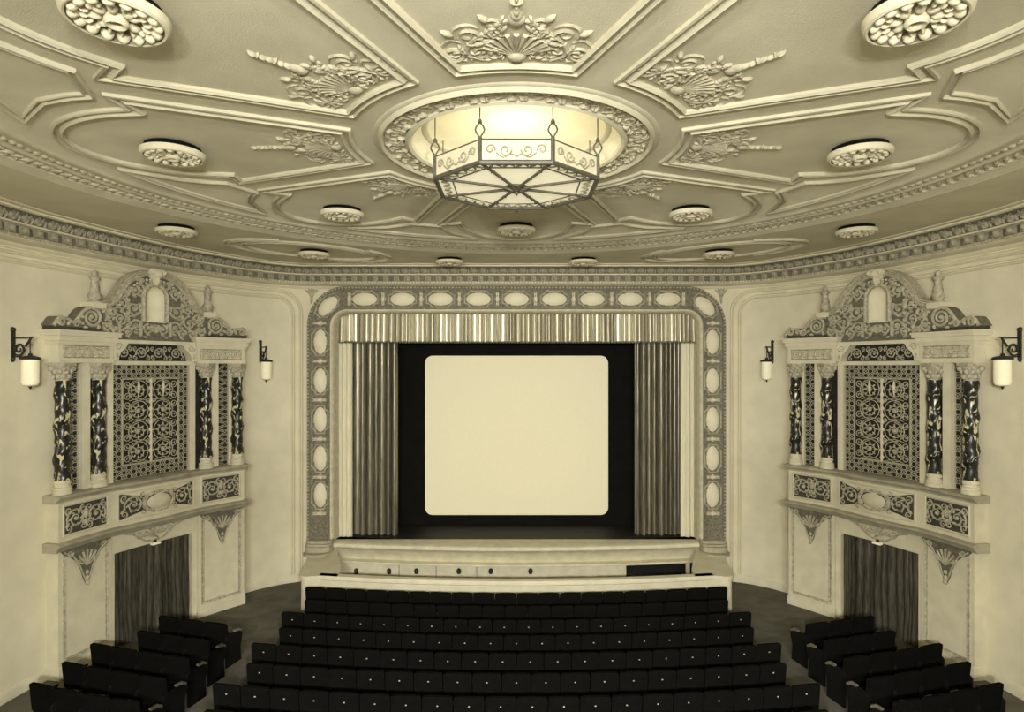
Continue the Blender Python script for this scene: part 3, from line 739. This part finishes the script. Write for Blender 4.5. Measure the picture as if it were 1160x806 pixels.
def organ_screen(side):
    sx = 1 if side == 'left' else -1
    def M(s, n, z):
        p = Mleft(s, n, z); return (sx*p[0], p[1], p[2])
    base = M(SM, 0, 0)
    root = empty('organ_screen', base, 'tall ornate plaster organ screen with twisted columns and curved pediment on the %s wall' % side, 'organ screen', 'organ screens flanking the stage')
    def B(name, material, boxes, parent=root, smooth=False):
        m = MB()
        for (s0, s1, n0, n1, z0, z1) in boxes: m.box(s0, s1, n0, n1, z0, z1, M, max(1, int((s1-s0)/.25)))
        return m.build(name, material, parent, smooth)
    def F(n0): return lambda s, z, h: M(s, n0+h, z)
    def mir(v): return WID-v
    # lower piers
    for q in (0, 1):
        rng = lambda a, b: (a, b) if q == 0 else (mir(b), mir(a))
        a, b = rng(0, 1.2)
        pier = B('pier', 'stone_pale', [(a, b, BK, 0, .24, 2.56)])
        B('plinth', 'stone_pale', [(a-.02, b+.02, BK, .04, 0, .22), (a-.01, b+.01, BK, .02, .22, .26)], pier)
        a2, b2 = a+.12, b-.12
        m = MB(); m.sweep([(a2, .34), (a2, 2.45), (b2, 2.45), (b2, .34)], [(-.035, 0), (-.03, .03), (0, .012), (.03, .03), (.035, 0)], F(0), closed=True); m.build('panel_moulding', 'carved', pier)
        m = MB(); m.plate([(a2+.035, .375), (a2+.035, 2.415), (b2-.035, 2.415), (b2-.035, .375)], [], 0, .008, F(0), .3); m.build('pier_panel', 'stone_pale', pier)
        ja, jb = rng(1.2, 1.32); B('door_jamb', 'stone_pale', [(ja, jb, BK, -.06, 0, 2.3)])
        # corbel
        c = (a+b)/2; m = MB()
        ol = [(-.56, 2.55), (-.50, 2.46), (-.36, 2.38), (-.22, 2.26), (-.12, 2.05), (-.07, 1.86), (0, 1.72), (.07, 1.86), (.12, 2.05), (.22, 2.26), (.36, 2.38), (.50, 2.46), (.56, 2.55)]
        m.plate([(c+x, z) for (x, z) in ol], [], 0, .05, F(0), .2)
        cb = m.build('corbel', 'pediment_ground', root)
        m = MB(); pf = F(.05)
        for t in range(-60, 61, 20): m.curve([(c, 2.12), (c+.30*sin(rad(t)), 2.12+.32*cos(rad(t)))], .012, .03, pf, 5, .01)
        for w_ in (-1, 1):
            m.curve(spiral(c+w_*.38, 2.46, .07, .015, 0, w_*1.4, 14), .018, .01, pf); m.curve(spiral(c+w_*.20, 2.22, .06, .012, 90, w_*1.4, 12), .016, .01, pf)
            m.curve([(c+w_*.52, 2.52), (c+w_*.3, 2.38), (c+w_*.14, 2.1), (c+w_*.02, 1.78)], .018, .014, pf)
        for z in (1.76, 1.86, 1.97): m.dome(c, z, .04, .055, 0, .05, pf, 8)
        m.build('corbel_relief', 'carved', cb)
    B('door_header', 'stone_pale', [(1.2, mir(1.2), BK, -.06, 2.13, 2.56)])
    m = MB(); pf = F(-.06); c = SM       # cartouche over the doorway
    for t in range(-75, 76, 25): m.curve([(c, 2.30), (c+.28*sin(rad(t)), 2.30+.2*cos(rad(t)))], .012, .028, pf, 5, .02)
    for w_ in (-1, 1):
        m.curve(spiral(c+w_*.36, 2.40, .10, .015, 180 if w_ > 0 else 0, w_*1.5, 16), .02, .01, pf, 5, .02); m.curve([(c+w_*.7, 2.5), (c+w_*.5, 2.44), (c+w_*.2, 2.22), (c, 2.18)], .02, .02, pf, 5, .02)
        m.dome(c+w_*.55, 2.48, .12, .03, 0, .04, pf)
    m.dome(c, 2.24, .12, .06, 0, .07, pf); m.build('door_cartouche', 'carved', root)
    # two bowed ledges and the parapet between them
    bow = lambda s: .13*sin(pi*(s-1.25)/(WID-2.5))**.8 if 1.25 < s < WID-1.25 else 0.0
    def ledge(name, material, prof, s0=-.08, s1=WID+.08, n=48):
        ss = [s0+(s1-s0)*i/n for i in range(n+1)]; k_ = len(prof); vs = []; fs = []
        for s_ in ss:
            for (o, z) in prof: vs.append(M(s_, (bow(s_) if o > BK+.01 else 0)+o, z))
        for i in range(n):
            for j in range(k_): fs.append((i*k_+j, (i+1)*k_+j, (i+1)*k_+(j+1) % k_, i*k_+(j+1) % k_))
        fs += [tuple(range(k_)), tuple(range(n*k_, (n+1)*k_))]
        m = MB(); m.add(vs, fs); return m.build(name, material, root)
    ledge('lower_ledge', 'ledge_stone', [(BK, 2.54), (.02, 2.54), (.04, 2.58), (.06, 2.60), (.08, 2.64), (.11, 2.66), (.11, 2.70), (.05, 2.73), (BK, 2.73)])
    par = ledge('parapet', 'stone_pale', [(BK, 2.73), (.0, 2.73), (.0, 3.53), (BK, 3.53)], 0, WID)
    ledge('upper_ledge', 'ledge_stone', [(BK, 3.52), (.02, 3.52), (.03, 3.56), (.08, 3.59), (.10, 3.62), (.10, 3.66), (.04, 3.68), (BK, 3.68)])
    for (a, b) in ((.14, 1.08), (1.36, mir(1.36)), (mir(1.08), mir(.14))):
        pf0 = lambda s, z, h: M(s, bow(s)+h, z)
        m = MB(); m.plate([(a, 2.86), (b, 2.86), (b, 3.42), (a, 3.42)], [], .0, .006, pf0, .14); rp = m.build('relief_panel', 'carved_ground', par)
        m = MB(); pf = lambda s, z, h: M(s, bow(s)+.006+h, z)
        if b-a > 1.2:
            acanthus(m, a+.30, 3.14, .56, .54, pf, 1); acanthus(m, b-.30, 3.14, .56, .54, pf, -1)
            for t in range(0, 360, 30): m.dome(SM+.36*cos(rad(t)), 3.14+.22*sin(rad(t)), .10, .045, rad(t+90), .045, pf, 7)
            m.build('rinceau', 'carved', rp)
            m = MB(); m.dome(SM, 3.13, .30, .17, 0, .06, pf, 20); m.build('shield', 'stone_pale', rp)
        else:
            acanthus(m, a+.24, 3.14, .44, .54, pf, 1); acanthus(m, b-.24, 3.14, .44, .54, pf, -1)
            m.dome((a+b)/2, 3.2, .05, .12, 0, .05, pf); m.dome((a+b)/2, 3.02, .09, .06, 0, .05, pf)
            m.build('rinceau', 'carved', rp)
        m = MB(); m.sweep([(a-.03, 2.83), (b+.03, 2.83), (b+.03, 3.45), (a-.03, 3.45)] if b-a < 1.2 else [(a-.03, 2.83)]+[(a+(b-a)*i/6, 2.83) for i in range(1, 6)]+[(b+.03, 2.83), (b+.03, 3.45)]+[(b+(a-b)*i/6, 3.45) for i in range(1, 6)]+[(a-.03, 3.45)], [(-.02, 0), (0, .02), (.02, 0)], pf0, closed=True)
        m.build('panel_edge', 'stone_pale', rp)
    # grille storey
    B('backing', 'grille_void', [(.22, WID-.22, GB, GB+.02, 3.68, 6.75)])
    for q in (0, 1):
        rng = lambda a, b: (a, b) if q == 0 else (mir(b), mir(a))
        for (a, b, n1) in ((.62, .80, -.10), (.26, .33, -.16), (1.20, 1.34, -.12), (.80, .84, -.18)):
            a, b = rng(a, b); B('pilaster', 'stone_pale', [(a, b, GB-.2, n1, 3.68, 6.36)])
        a, b = rng(.34, .61); m = MB(); lattice(m, a, b, 3.70, 6.34, F(-.2), .11, .0075); tag(m.build('side_lattice', 'grille_metal', root), kind='stuff')
    g0, g1, h0, h1 = 1.35, mir(1.35), 3.70, 6.28
    m = MB(); pf = F(-.18)
    bw = .22
    lattice(m, g0, g1, h0, h0+.30, pf); lattice(m, g0, g1, h1-.30, h1, pf); lattice(m, g0, g0+bw, h0+.30, h1-.30, pf); lattice(m, g1-bw, g1, h0+.30, h1-.30, pf)
    tag(m.build('grille_border', 'grille_metal', root), kind='stuff')
    i0, i1, j0, j1 = g0+bw+.02, g1-bw-.02, h0+.32, h1-.32
    m = MB()
    for p in ([(i0, j0), (i0, j1)], [(i1, j0), (i1, j1)], [(i0, j0), (i1, j0)], [(i0, j1), (i1, j1)]): m.tube([pf(p[0][0]+(p[1][0]-p[0][0])*t/4, p[0][1]+(p[1][1]-p[0][1])*t/4, .01) for t in range(5)], .022, 4)
    m.build('grille_frame', 'grille_metal', root)
    m = MB(); m.tube([pf(SM, j0, .02), pf(SM, j1, .02)], .026, 6)
    for i in range(12): m.dome(SM, j0+.1+(j1-j0-.15)*i/11, .05, .05, 0, .05, pf, 8)
    m.build('grille_mullion', 'stone_pale', root)
    hw = (i1-i0)/2; st_ = (j1-j0-.06)/4
    for k in range(4):
        for q in (-1, 1):
            cx, cz = SM+q*hw*.44, j0+.05+st_*(k+.5)-.02
            m = MB(); R_ = min(.235, hw*.36)
            m.tube([pf(cx+R_*cos(t*.5236), cz+R_*1.0*sin(t*.5236), .01) for t in range(12)], .012, 4, closed=True)
            m.tube([pf(x, z, .01) for (x, z) in spiral(cx, cz, R_*.85, .02, 90, q*-1.8, 22)], .012, 4)
            for t in range(0, 360, 45): m.dome(cx+R_*.55*cos(rad(t)), cz+R_*.55*sin(rad(t)), .045, .02, rad(t), .03, pf, 6)
            m.dome(cx, cz, .05, .05, 0, .05, pf, 8)
            m.build('grille_scroll', 'grille_metal', root)
            m = MB()
            for (dx, dz, fl) in ((q*hw*.82, .14, 1), (q*hw*.82, -.14, -1), (q*.07, st_*.5, 1)):
                m.tube([pf(x, z, .01) for (x, z) in spiral(SM+dx if abs(dx) > .1 else SM+dx, cz+dz, .10 if abs(dx) > .1 else .06, .015, 180 if q > 0 else 0, fl*q*1.6, 14)], .012, 4)
            for dz in (-st_*.5, 0): m.tube([pf(cx-R_*.9, cz+dz, 0), pf(cx, cz+dz+.05, 0), pf(cx+R_*.9, cz+dz, 0)], .010, 4)
            m.build('grille_tendril', 'grille_metal', root)
    for q in (-1, 1):
        m = MB(); c = SM+q*hw*.44; m.tube([pf(c, j1-.05, .02), pf(c, j1-.20, .03), pf(c, j1-.38, .02)], [.012, .035, .01], 6); m.build('grille_spindle', 'stone_pale', root)
    # columns
    cproto = None
    for s_ in (.15, .96, mir(.96), mir(.15)):
        p = M(s_, -.07, 3.68)
        if cproto is None:
            m = MB(); hgt = 2.0; rows = 60
            vs = []; fs = []; sg_ = 16
            for r in range(rows+1):
                t = r/rows; z = .28+hgt*t; ph = 2*pi*3.0*t; off = .022; R_ = .145*(1-.10*t)
                for k_ in range(sg_):
                    a = 2*pi*k_/sg_; rr = R_*(1+.07*cos(2*(a-ph))); vs.append((p[0]+off*cos(ph)*.6+rr*cos(a), p[1]+off*sin(ph)*.6+rr*sin(a), p[2]+z))
            for r in range(rows):
                for k_ in range(sg_): fs.append((r*sg_+k_, r*sg_+(k_+1) % sg_, (r+1)*sg_+(k_+1) % sg_, (r+1)*sg_+k_))
            m.add(vs, fs); o = m.build('twisted_column', 'marble', root, ang=1.5)
            m = MB(); m.lathe([(0, 0), (.17, 0), (.17, .07), (.155, .08), (.17, .11), (.165, .14), (.14, .15), (.135, .19), (.15, .21), (.15, .24), (.125, .27), (.12, .30), (0, .30)], 20, p); b1 = m.build('column_base', 'stone_pale', o)
            m = MB(); m.lathe([(0, 2.26), (.115, 2.26), (.125, 2.28), (.115, 2.30), (.12, 2.42), (.16, 2.55), (.17, 2.57), (0, 2.57)], 16, p)
            m.box(p[0]-.17, p[0]+.17, p[1]-.17, p[1]+.17, p[2]+2.57, p[2]+2.64)
            for k_ in range(8):
                a = 2*pi*k_/8
                for (zz, rr, l) in ((2.36, .13, .06), (2.46, .145, .06)):
                    aa = a+(.39 if zz > 2.4 else 0); m.dome(0, 0, .045, l, 0, .05, lambda x, y, h, aa=aa, zz=zz, rr=rr: (p[0]+(rr+h*.8)*cos(aa)-x*sin(aa), p[1]+(rr+h*.8)*sin(aa)+x*cos(aa), p[2]+zz+y), 7)
            for k_ in range(4):
                a = pi/4+pi/2*k_; m.dome(0, 0, .06, .06, 0, .05, lambda x, y, h, a=a: (p[0]+(.18+x)*cos(a)-h*sin(a), p[1]+(.18+x)*sin(a)+h*cos(a), p[2]+2.52+y), 8)
            b2 = m.build('column_capital', 'carved', o); cproto = (o, p)
        else:
            o = copy_tree(cproto[0], root); pp = cproto[1]; o.location = (p[0]-pp[0], p[1]-pp[1], 0)
    # entablature
    for q in (0, 1):
        rng = lambda a, b: (a, b) if q == 0 else (mir(b), mir(a))
        a, b = rng(-.02, 1.24)
        en = B('entablature', 'stone_pale', [(a, b, BK, .04, 6.32, 6.40), (a+.01, b-.01, BK, .02, 6.40, 6.70), (a-.02, b+.02, BK, .06, 6.70, 6.76), (a-.06, b+.04, BK, .11, 6.76, 6.86), (a-.12, b+.06, BK, .18, 6.86, 6.93), (a-.15, b+.07, BK, .21, 6.93, 6.97)])
        m = MB(); pf = F(.02); n_ = 5
        for i in range(n_):
            c = a+.12+(b-a-.24)*(i+.5)/n_; acanthus(m, c, 6.55, .20, .24, pf, 1 if i % 2 else -1, .014, .02)
        m.build('frieze_relief', 'carved', en)
        m = MB(); m.sweep([(a+.10, 6.43), (b-.10, 6.43), (b-.10, 6.67), (a+.10, 6.67)], [(-.012, 0), (0, .018), (.012, 0)], F(.02), closed=True); m.build('frieze_edge', 'carved', en)
    B('grille_rail', 'stone_pale', [(1.2, mir(1.2), GB-.2, -.10, 6.28, 6.37)])
    m = MB(); pf = F(-.2)
    for i in range(4):
        acanthus(m, 1.42+(WID-2.84)*(i+.5)/4, 6.55, .40, .34, pf, 1 if i < 2 else -1, .016, .02)
    m.build('lunette_tracery', 'grille_metal', root)
    for q in (0, 1):
        c = 1.24 if q == 0 else mir(1.24); w_ = 1 if q == 0 else -1
        m = MB(); m.plate([(c, 6.37), (c, 6.78), (c+w_*.36, 6.78), (c+w_*.30, 6.66), (c+w_*.18, 6.56), (c+w_*.13, 6.46), (c+w_*.12, 6.37)], [], BK+.04, .02, F(0), 0); br = m.build('scroll_bracket', 'stone_pale', root)
        m = MB(); m.curve(spiral(c+w_*.13, 6.68, .09, .015, 0, w_*1.5, 14), .018, .01, F(.02)); m.dome(c+w_*.07, 6.48, .03, .07, 0, .03, F(.02)); m.build('bracket_scroll', 'carved', br)
    B('pediment_sill', 'stone_pale', [(1.24, mir(1.24), BK, .03, 6.76, 6.84)])
    # pediment
    half = [(1.02, 6.97), (.98, 7.36), (1.00, 7.58), (1.16, 7.62), (1.30, 7.72), (1.42, 7.92), (1.55, 8.10), (1.75, 8.28), (2.0, 8.39), (SM, 8.42)]
    crest = catmull(half[2:], 4); cr = crest+[(mir(s_), z) for (s_, z) in crest[::-1][1:]]
    outl = [(.98, 6.97), (.98, 7.3)]+cr+[(mir(.98), 7.3), (mir(.98), 6.97), (mir(1.28), 6.97), (mir(1.28), 6.84)]+[(1.28+(WID-2.56)*(1-i/6), 6.84) for i in range(1, 6)]+[(1.28, 6.84), (1.28, 6.97)]
    nz0, nz1, nw = 7.30, 7.86, .25
    nich = [(SM-nw, nz0), (SM+nw, nz0), (SM+nw, nz1)]+arc(SM, nz1, nw, 0, 180, 10)[1:-1]+[(SM-nw, nz1)]
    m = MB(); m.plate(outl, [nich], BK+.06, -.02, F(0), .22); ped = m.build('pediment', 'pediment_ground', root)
    m = MB(); m.sweep(cr, [(-.08, -.22), (-.08, .04), (-.05, .06), (-.02, .02), (.0, .05), (.02, .03), (.05, .09), (.07, .08), (.07, -.22)], F(-.02)); m.build('pediment_moulding', 'carved', ped)
    m = MB()
    for (x, z, a) in along(offset_path(cr, -.16, False), .085): m.dome(x, z, .028, .028, 0, .035, F(-.02), 6)
    tag(m.build('pediment_beads', 'stone_pale', ped), kind='stuff')
    m = MB(); m.sweep([(SM-nw-.04, nz0-.02), (SM-nw-.04, nz1)]+arc(SM, nz1, nw+.04, 180, 0, 12)[1:-1]+[(SM+nw+.04, nz1), (SM+nw+.04, nz0-.02)], [(-.045, 0), (-.04, .05), (0, .07), (.04, .04), (.045, 0)], F(-.02)); m.build('niche_frame', 'carved', ped)
    # niche: half round shell
    m = MB(); vs = []; fs = []; ks = 10; zs_ = [nz0]+[nz0+(nz1-nz0)*i/3 for i in range(1, 4)]+[nz1+nw*sin(rad(t)) for t in (20, 40, 60, 75, 89)]
    for z in zs_:
        hw_ = nw if z <= nz1 else math.sqrt(max(1e-6, nw*nw-(z-nz1)**2))
        for k_ in range(ks+1):
            t = pi*k_/ks; vs.append(M(SM-hw_*1.01*cos(t), -.03-.21*sin(t)*hw_/nw, z))
    for r in range(len(zs_)-1):
        for k_ in range(ks): a = r*(ks+1)+k_; fs.append((a, a+1, a+ks+2, a+ks+1))
    m.add(vs, fs); m.box(SM-nw, SM+nw, -.24, 0, nz0-.03, nz0, M); m.build('niche', 'cartouche', ped)
    # carved relief over the pediment field
    m = MB(); pf = F(-.02)
    for w_ in (-1, 1):
        X = lambda d: SM+w_*d
        for (d, z, r_, f0, tn) in ((.52, 7.55, .17, 180, 1.6), (.50, 7.96, .13, 90, 1.5), (.36, 8.18, .07, 0, 1.3), (.80, 7.66, .15, 0, -1.6), (.84, 7.30, .17, 90, 1.6), (1.08, 7.38, .15, 180, -1.5), (.46, 7.16, .16, 0, 1.6), (.18, 7.10, .12, 90, -1.5), (.66, 7.02, .11, 0, 1.5), (.94, 7.05, .10, 180, 1.5), (1.14, 7.12, .10, 0, -1.4), (.70, 7.92, .10, 45, 1.4)):
            m.curve(spiral(X(d), z, r_, .015, f0 if w_ > 0 else 180-f0, w_*tn, 16), .028, .014, pf, 5, .02)
            for t in (30, 150, 270): m.dome(X(d)+r_*.95*cos(rad(t)), z+r_*.95*sin(rad(t)), .06, .03, rad(t+60), .05, pf, 7)
            m.dome(X(d), z, .035, .035, 0, .07, pf, 7)
        rg = random.Random(5)
        for i in range(46):
            d = rg.uniform(.12, 1.18); z = rg.uniform(6.92, 8.22-.75*max(0, d-.3)); 
            if d < .36 and 7.2 < z: continue
            m.dome(X(d), z, .05, .024, rg.uniform(0, 3.1), .055, pf, 7)
        for (d, z0_, z1_) in ((.66, 7.15, 7.86), (.36, 6.98, 7.24)):
            for i in range(6): m.dome(X(d), z0_+(z1_-z0_)*i/5, .035, .06, 0, .08, pf, 8)
        for t in range(0, 90, 18): m.dome(X(.36*cos(rad(t))), nz1+.36*sin(rad(t)), .05, .03, rad(t)*w_, .05, pf, 7)
    for t in range(-60, 61, 20): m.curve([(SM, 7.02), (SM+.2*sin(rad(t)), 7.02+.2*cos(rad(t)))], .012, .026, pf, 5, .02)
    m.build('pediment_relief', 'carved', ped)
    m = MB(); m.dome(SM, 8.40, .19, .15, 0, .20, pf, 12); m.dome(SM-.14, 8.42, .06, .10, .4, .2, pf); m.dome(SM+.14, 8.42, .06, .10, -.4, .2, pf); m.dome(SM, 8.25, .07, .16, 0, .16, pf)
    m.box(SM-.12, SM+.12, BK+.06, .12, 8.36, 8.50, M); m.build('crest', 'stone_pale', ped)
    # side scrolls and finials
    for q in (0, 1):
        w_ = 1 if q == 0 else -1; X = lambda v: v if q == 0 else mir(v)
        m = MB(); ol = catmull([(-.10, 7.08), (.02, 7.24), (.20, 7.24), (.30, 7.18), (.42, 7.24), (.58, 7.44), (.78, 7.52), (.99, 7.50)], 3)
        pts = [(X(-.12), 7.05)]+[(X(a), z) for (a, z) in ol]+[(X(.99), 7.05)]
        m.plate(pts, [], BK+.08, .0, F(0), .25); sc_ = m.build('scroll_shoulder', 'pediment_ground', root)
        a_, b_ = sorted((X(-.08), X(.99))); B('shoulder_shade', 'carved_ground', [(a_, b_, BK+.06, -.02, 6.97, 7.06)], sc_)  # dark strip painted in for the shade above the entablature
        m = MB(); pf = F(0)
        m.curve(spiral(X(.74), 7.27, .21, .02, 90, w_*-2.2, 30), .034, .018, pf, 6, .02)
        m.curve(spiral(X(.06), 7.15, .10, .02, 90, w_*1.6, 16), .03, .015, pf, 6, .02)
        m.curve([(X(a), z-.03) for (a, z) in ol], .036, .036, pf, 6, .0)
        m.curve(spiral(X(.40), 7.13, .09, .015, 0, w_*1.6, 16), .024, .012, pf, 5, .02)
        for (a, z) in ((.22, 7.12), (.52, 7.14), (.52, 7.28), (.74, 7.27), (.9, 7.08), (.60, 7.06)): m.dome(X(a), z, .06, .035, a*5, .05, pf, 7)
        m.build('shoulder_relief', 'carved', sc_)
        m = MB(); p = M(X(.90), -.10, 7.52)
        B('finial_block', 'stone_pale', [(min(X(.74), X(1.06)), max(X(.74), X(1.06)), BK+.06, .04, 7.48, 7.60)], sc_)
        m.lathe([(0, .08), (.13, .08), (.13, .11), (.08, .13), (.115, .18), (.125, .23), (.10, .29), (.085, .34), (.095, .36), (.075, .40), (.085, .43), (.065, .48), (.075, .51), (.06, .55), (.10, .59), (.105, .62), (.05, .65), (.06, .69), (.05, .75), (0, .78)], 14, p, wob=lambda a, z: 1+.10*sin(4*a+z*26))
        m.build('finial', 'carved', sc_, ang=1.2)
    # doorway drape: a thing of its own
    m = MB(); pleat(m, lambda u, h, z: M(1.30+u, -.21+h*.9, z), WID-2.60, .01, 2.2, .13, .10, 31 if side == 'left' else 44, 7, .03)
    dr = m.build('doorway_curtain', 'door_velvet', ang=1.2)
    tag(dr, 'dark pleated curtain closing the doorway under the %s organ screen' % side, 'curtain', 'doorway curtains')
    p = M(SM, .0, 2.13)
    e = empty('door_lamp', p, 'tiny white lamp over the curtained doorway under the %s organ screen' % side, 'lamp', 'doorway lamps')
    m = MB(); m.box(SM-.10, SM+.10, -.05, .05, 2.10, 2.15, M); m.build('lamp_body', 'lamp_glass', e, False)
    m = MB(); m.box(SM-.03, SM+.03, -.055, .0, 2.15, 2.22, M); m.build('lamp_stem', 'iron', e, False)
organ_screen('left'); organ_screen('right')

# ------------------------------------------------------------------ wall lanterns
def wall_at(u):
    """point of the left wall seen at photo column u and its inward normal"""
    best = None
    for a, b in zip(WALL, WALL[1:]):
        if b[1] < 5: continue
        for i in range(12):
            t = i/12; x = a[0]+(b[0]-a[0])*t; y = a[1]+(b[1]-a[1])*t; d = abs(585+700*x/y-u)
            if best is None or d < best[0]:
                l = math.hypot(b[0]-a[0], b[1]-a[1]); best = (d, x, y, (b[1]-a[1])/l, -(b[0]-a[0])/l)
    return best[1:]
def sconce(u, side, zc, label):
    x, y, nx, ny = wall_at(u); sx = 1 if side == 'left' else -1
    def P(o, t, z): return (sx*(x+nx*o-ny*t), y+ny*o+nx*t, zc+z)     # o out from wall, t along
    e = empty('wall_lantern', P(0, 0, 0), label, 'wall lamp', 'wrought iron wall lanterns')
    m = MB(); m.box(0, .03, -.035, .035, -.02, .50, P); m.dome(0, .52, .05, .05, 0, .06, lambda a, b, h: P(.0+h, a, b), 10); m.dome(0, -.04, .035, .06, 0, .05, lambda a, b, h: P(h, a, b), 10)
    m.build('back_plate', 'iron', e)
    m = MB(); m.tube([P(.0, 0, .36), P(.46, 0, .37)], .014, 6); m.tube([P(.40, 0, .37), P(.36, 0, .30), P(.28, 0, .20)], .022, 6); m.build('arm', 'iron', e)
    m = MB(); m.tube([P(.14+a, 0, .15+b) for (a, b) in spiral(0, 0, .13, .03, -150, 1.5, 24)], [.012+.012*sin(pi*i/24) for i in range(25)], 6); m.tube([P(.27, 0, .16), P(.25, 0, .10), P(.16, 0, .0), P(.02, 0, .02)], .014, 6)
    m.build('scroll', 'iron', e)
    m = MB(); m.tube([P(.38, 0, .37), P(.38, 0, .06)], .012, 6); m.build('hanger', 'iron', e)
    c = P(.38, 0, 0)
    m = MB(); m.lathe([(0, .08), (.03, .07), (.04, .03), (.10, .015), (.165, -.005), (.18, -.035), (.16, -.05), (0, -.05)], 12, c, wob=lambda a, z: 1+.05*cos(6*a)); m.build('cap', 'iron', e)
    m = MB(); m.lathe([(.135, -.05), (.14, -.08), (.14, -.46), (.12, -.52), (.05, -.545), (0, -.55)], 16, c); m.build('glass_shade', 'lamp_glass', e)
    m = MB(); m.lathe([(0, -.54), (.03, -.55), (.02, -.59), (0, -.61)], 8, c); m.build('drop', 'iron', e)
for side in ('left', 'right'):
    sconce(14, side, 6.42, 'wrought iron wall lantern at the %s edge of the view' % side)
    sconce(295, side, 6.42, 'small wrought iron wall lantern between the %s organ screen and the stage' % side)

# ------------------------------------------------------------------ theatre seats
def make_seat(wd, plate_on=True):
    r = empty('theatre_seat', (0, 0, 0))           # local: x across, back of the seat towards -y (the viewer)
    m = MB(); vs = []; fs = []; hw = wd/2-.006; nx = 8
    outl = [(-hw, .42), (-hw, .865), (-hw+.008, .885), (-hw+.025, .897), (-hw*.4, .90), (hw*.4, .90), (hw-.025, .897), (hw-.008, .885), (hw, .865), (hw, .42)]
    m.plate(outl, [], 0, .055, lambda x, z, h: (x, -.16+.10*(.9-z)*1.0+h+.10*x*x*-1.0, z), .16); m.build('backrest', 'seat_black', r, ang=.6)
    m = MB(); m.plate([(-hw+.02, -.08), (hw-.02, -.08), (hw-.02, .36), (hw-.06, .40), (-hw+.06, .40), (-hw+.02, .36)], [], .40, .46, lambda x, y, h: (x, y, h)); m.build('seat', 'seat_black', r)
    for s in (-1, 1):
        m = MB(); x = s*(wd/2-.014)
        m.plate([(-.14, 0), (.16, 0), (.14, .05), (.06, .12), (.05, .40), (.30, .58), (.30, .62), (-.14, .62), (-.10, .40), (-.06, .12)], [], -.006, .006, lambda y, z, h: (x+h, y, z)); m.build('standard', 'seat_iron', r)
    m = MB(); m.box(-wd/2+.002, -wd/2+.04, -.06, .32, .62, .65); m.build('armrest', 'seat_iron', r, False)
    if not plate_on: return r
    m = MB(); m.plate([(-.013, .738), (.013, .738), (.013, .754), (-.013, .754)], [], 0, .006, lambda x, z, h: (x, -.148-h, z)); m.build('number_plate', 'brass_plate', r, False)
    return r
def place(proto, usedflag, x, y, rz, label, grp):
    o = proto if not usedflag[0] else copy_tree(proto); usedflag[0] = True
    o.location = (x, y, 0); o.rotation_euler = (0, 0, rz); tag(o, label, 'theatre seat', grp); return o
PITCH = .51
seat = make_seat(PITCH); sf = [False]; seat0 = make_seat(PITCH, False); sf0 = [False]
def nth(i, n):
    names = ['first', 'second', 'third', 'fourth', 'fifth', 'sixth', 'seventh', 'eighth', 'ninth', 'tenth']
    if i < n/2: return '%s from the left aisle' % names[i]
    return '%s from the right aisle' % names[n-1-i]
rown = ['front', 'second', 'third', 'fourth', 'fifth', 'sixth', 'seventh', 'eighth']
for r in range(8):
    yc = 14.70-.762*r; n = 20 if r % 2 == 0 else 19
    for i in range(n):
        x = (i-(n-1)/2)*PITCH
        lab = 'black theatre seat, %s row of the centre block, %s' % (rown[r], nth(i, n))
        if n == 19 and i == 9: lab = 'black theatre seat in the middle of the %s row of the centre block' % rown[r]
        if r < 2: place(seat0, sf0, x, yc+x*x/60, x/30, lab, 'centre block seats')
        else: place(seat, sf, x, yc+x*x/60, x/30, lab, 'centre block seats')
PS = .56
seat2 = make_seat(PS, False); sf2 = [False]
capm = {}
for side, sg in (('left', -1), ('right', 1)):
    for r in range(5):
        n = 3 if r < 2 else 4
        yb = 12.95-.745*r
        for i in range(n):
            xx = 6.24+PS*i
            if r >= 2: xx = 6.24+PS*i
            y = yb+((xx+.0)**2-6.0**2)/50
            o = place(seat2, sf2, sg*xx, y, sg*xx/25, 'black theatre seat, %s row of the %s side block, %s from the aisle' % (rown[r], side, ORD[i]), 'side block seats')
            if i == 0:      # pale scrolled end panel on the aisle
                x0_ = -sg*PS/2
                m = MB(); m.plate([(-.16, 0), (.28, 0), (.26, .30), (.32, .52), (.30, .62), (.22, .66), (-.10, .66), (-.18, .60)], [], -.02, .02, lambda y_, z, h: (x0_+h, y_, z))
                WL[o.name] = (0, 0, 0); ep = m.build('end_panel', 'seat_iron', o)
                m = MB(); m.tube([(x0_, .31, .60), (x0_, .20, .665), (x0_, .08, .672)], [.025, .035, .03], 8)
                m.build('arm_cap', 'end_panel', ep)
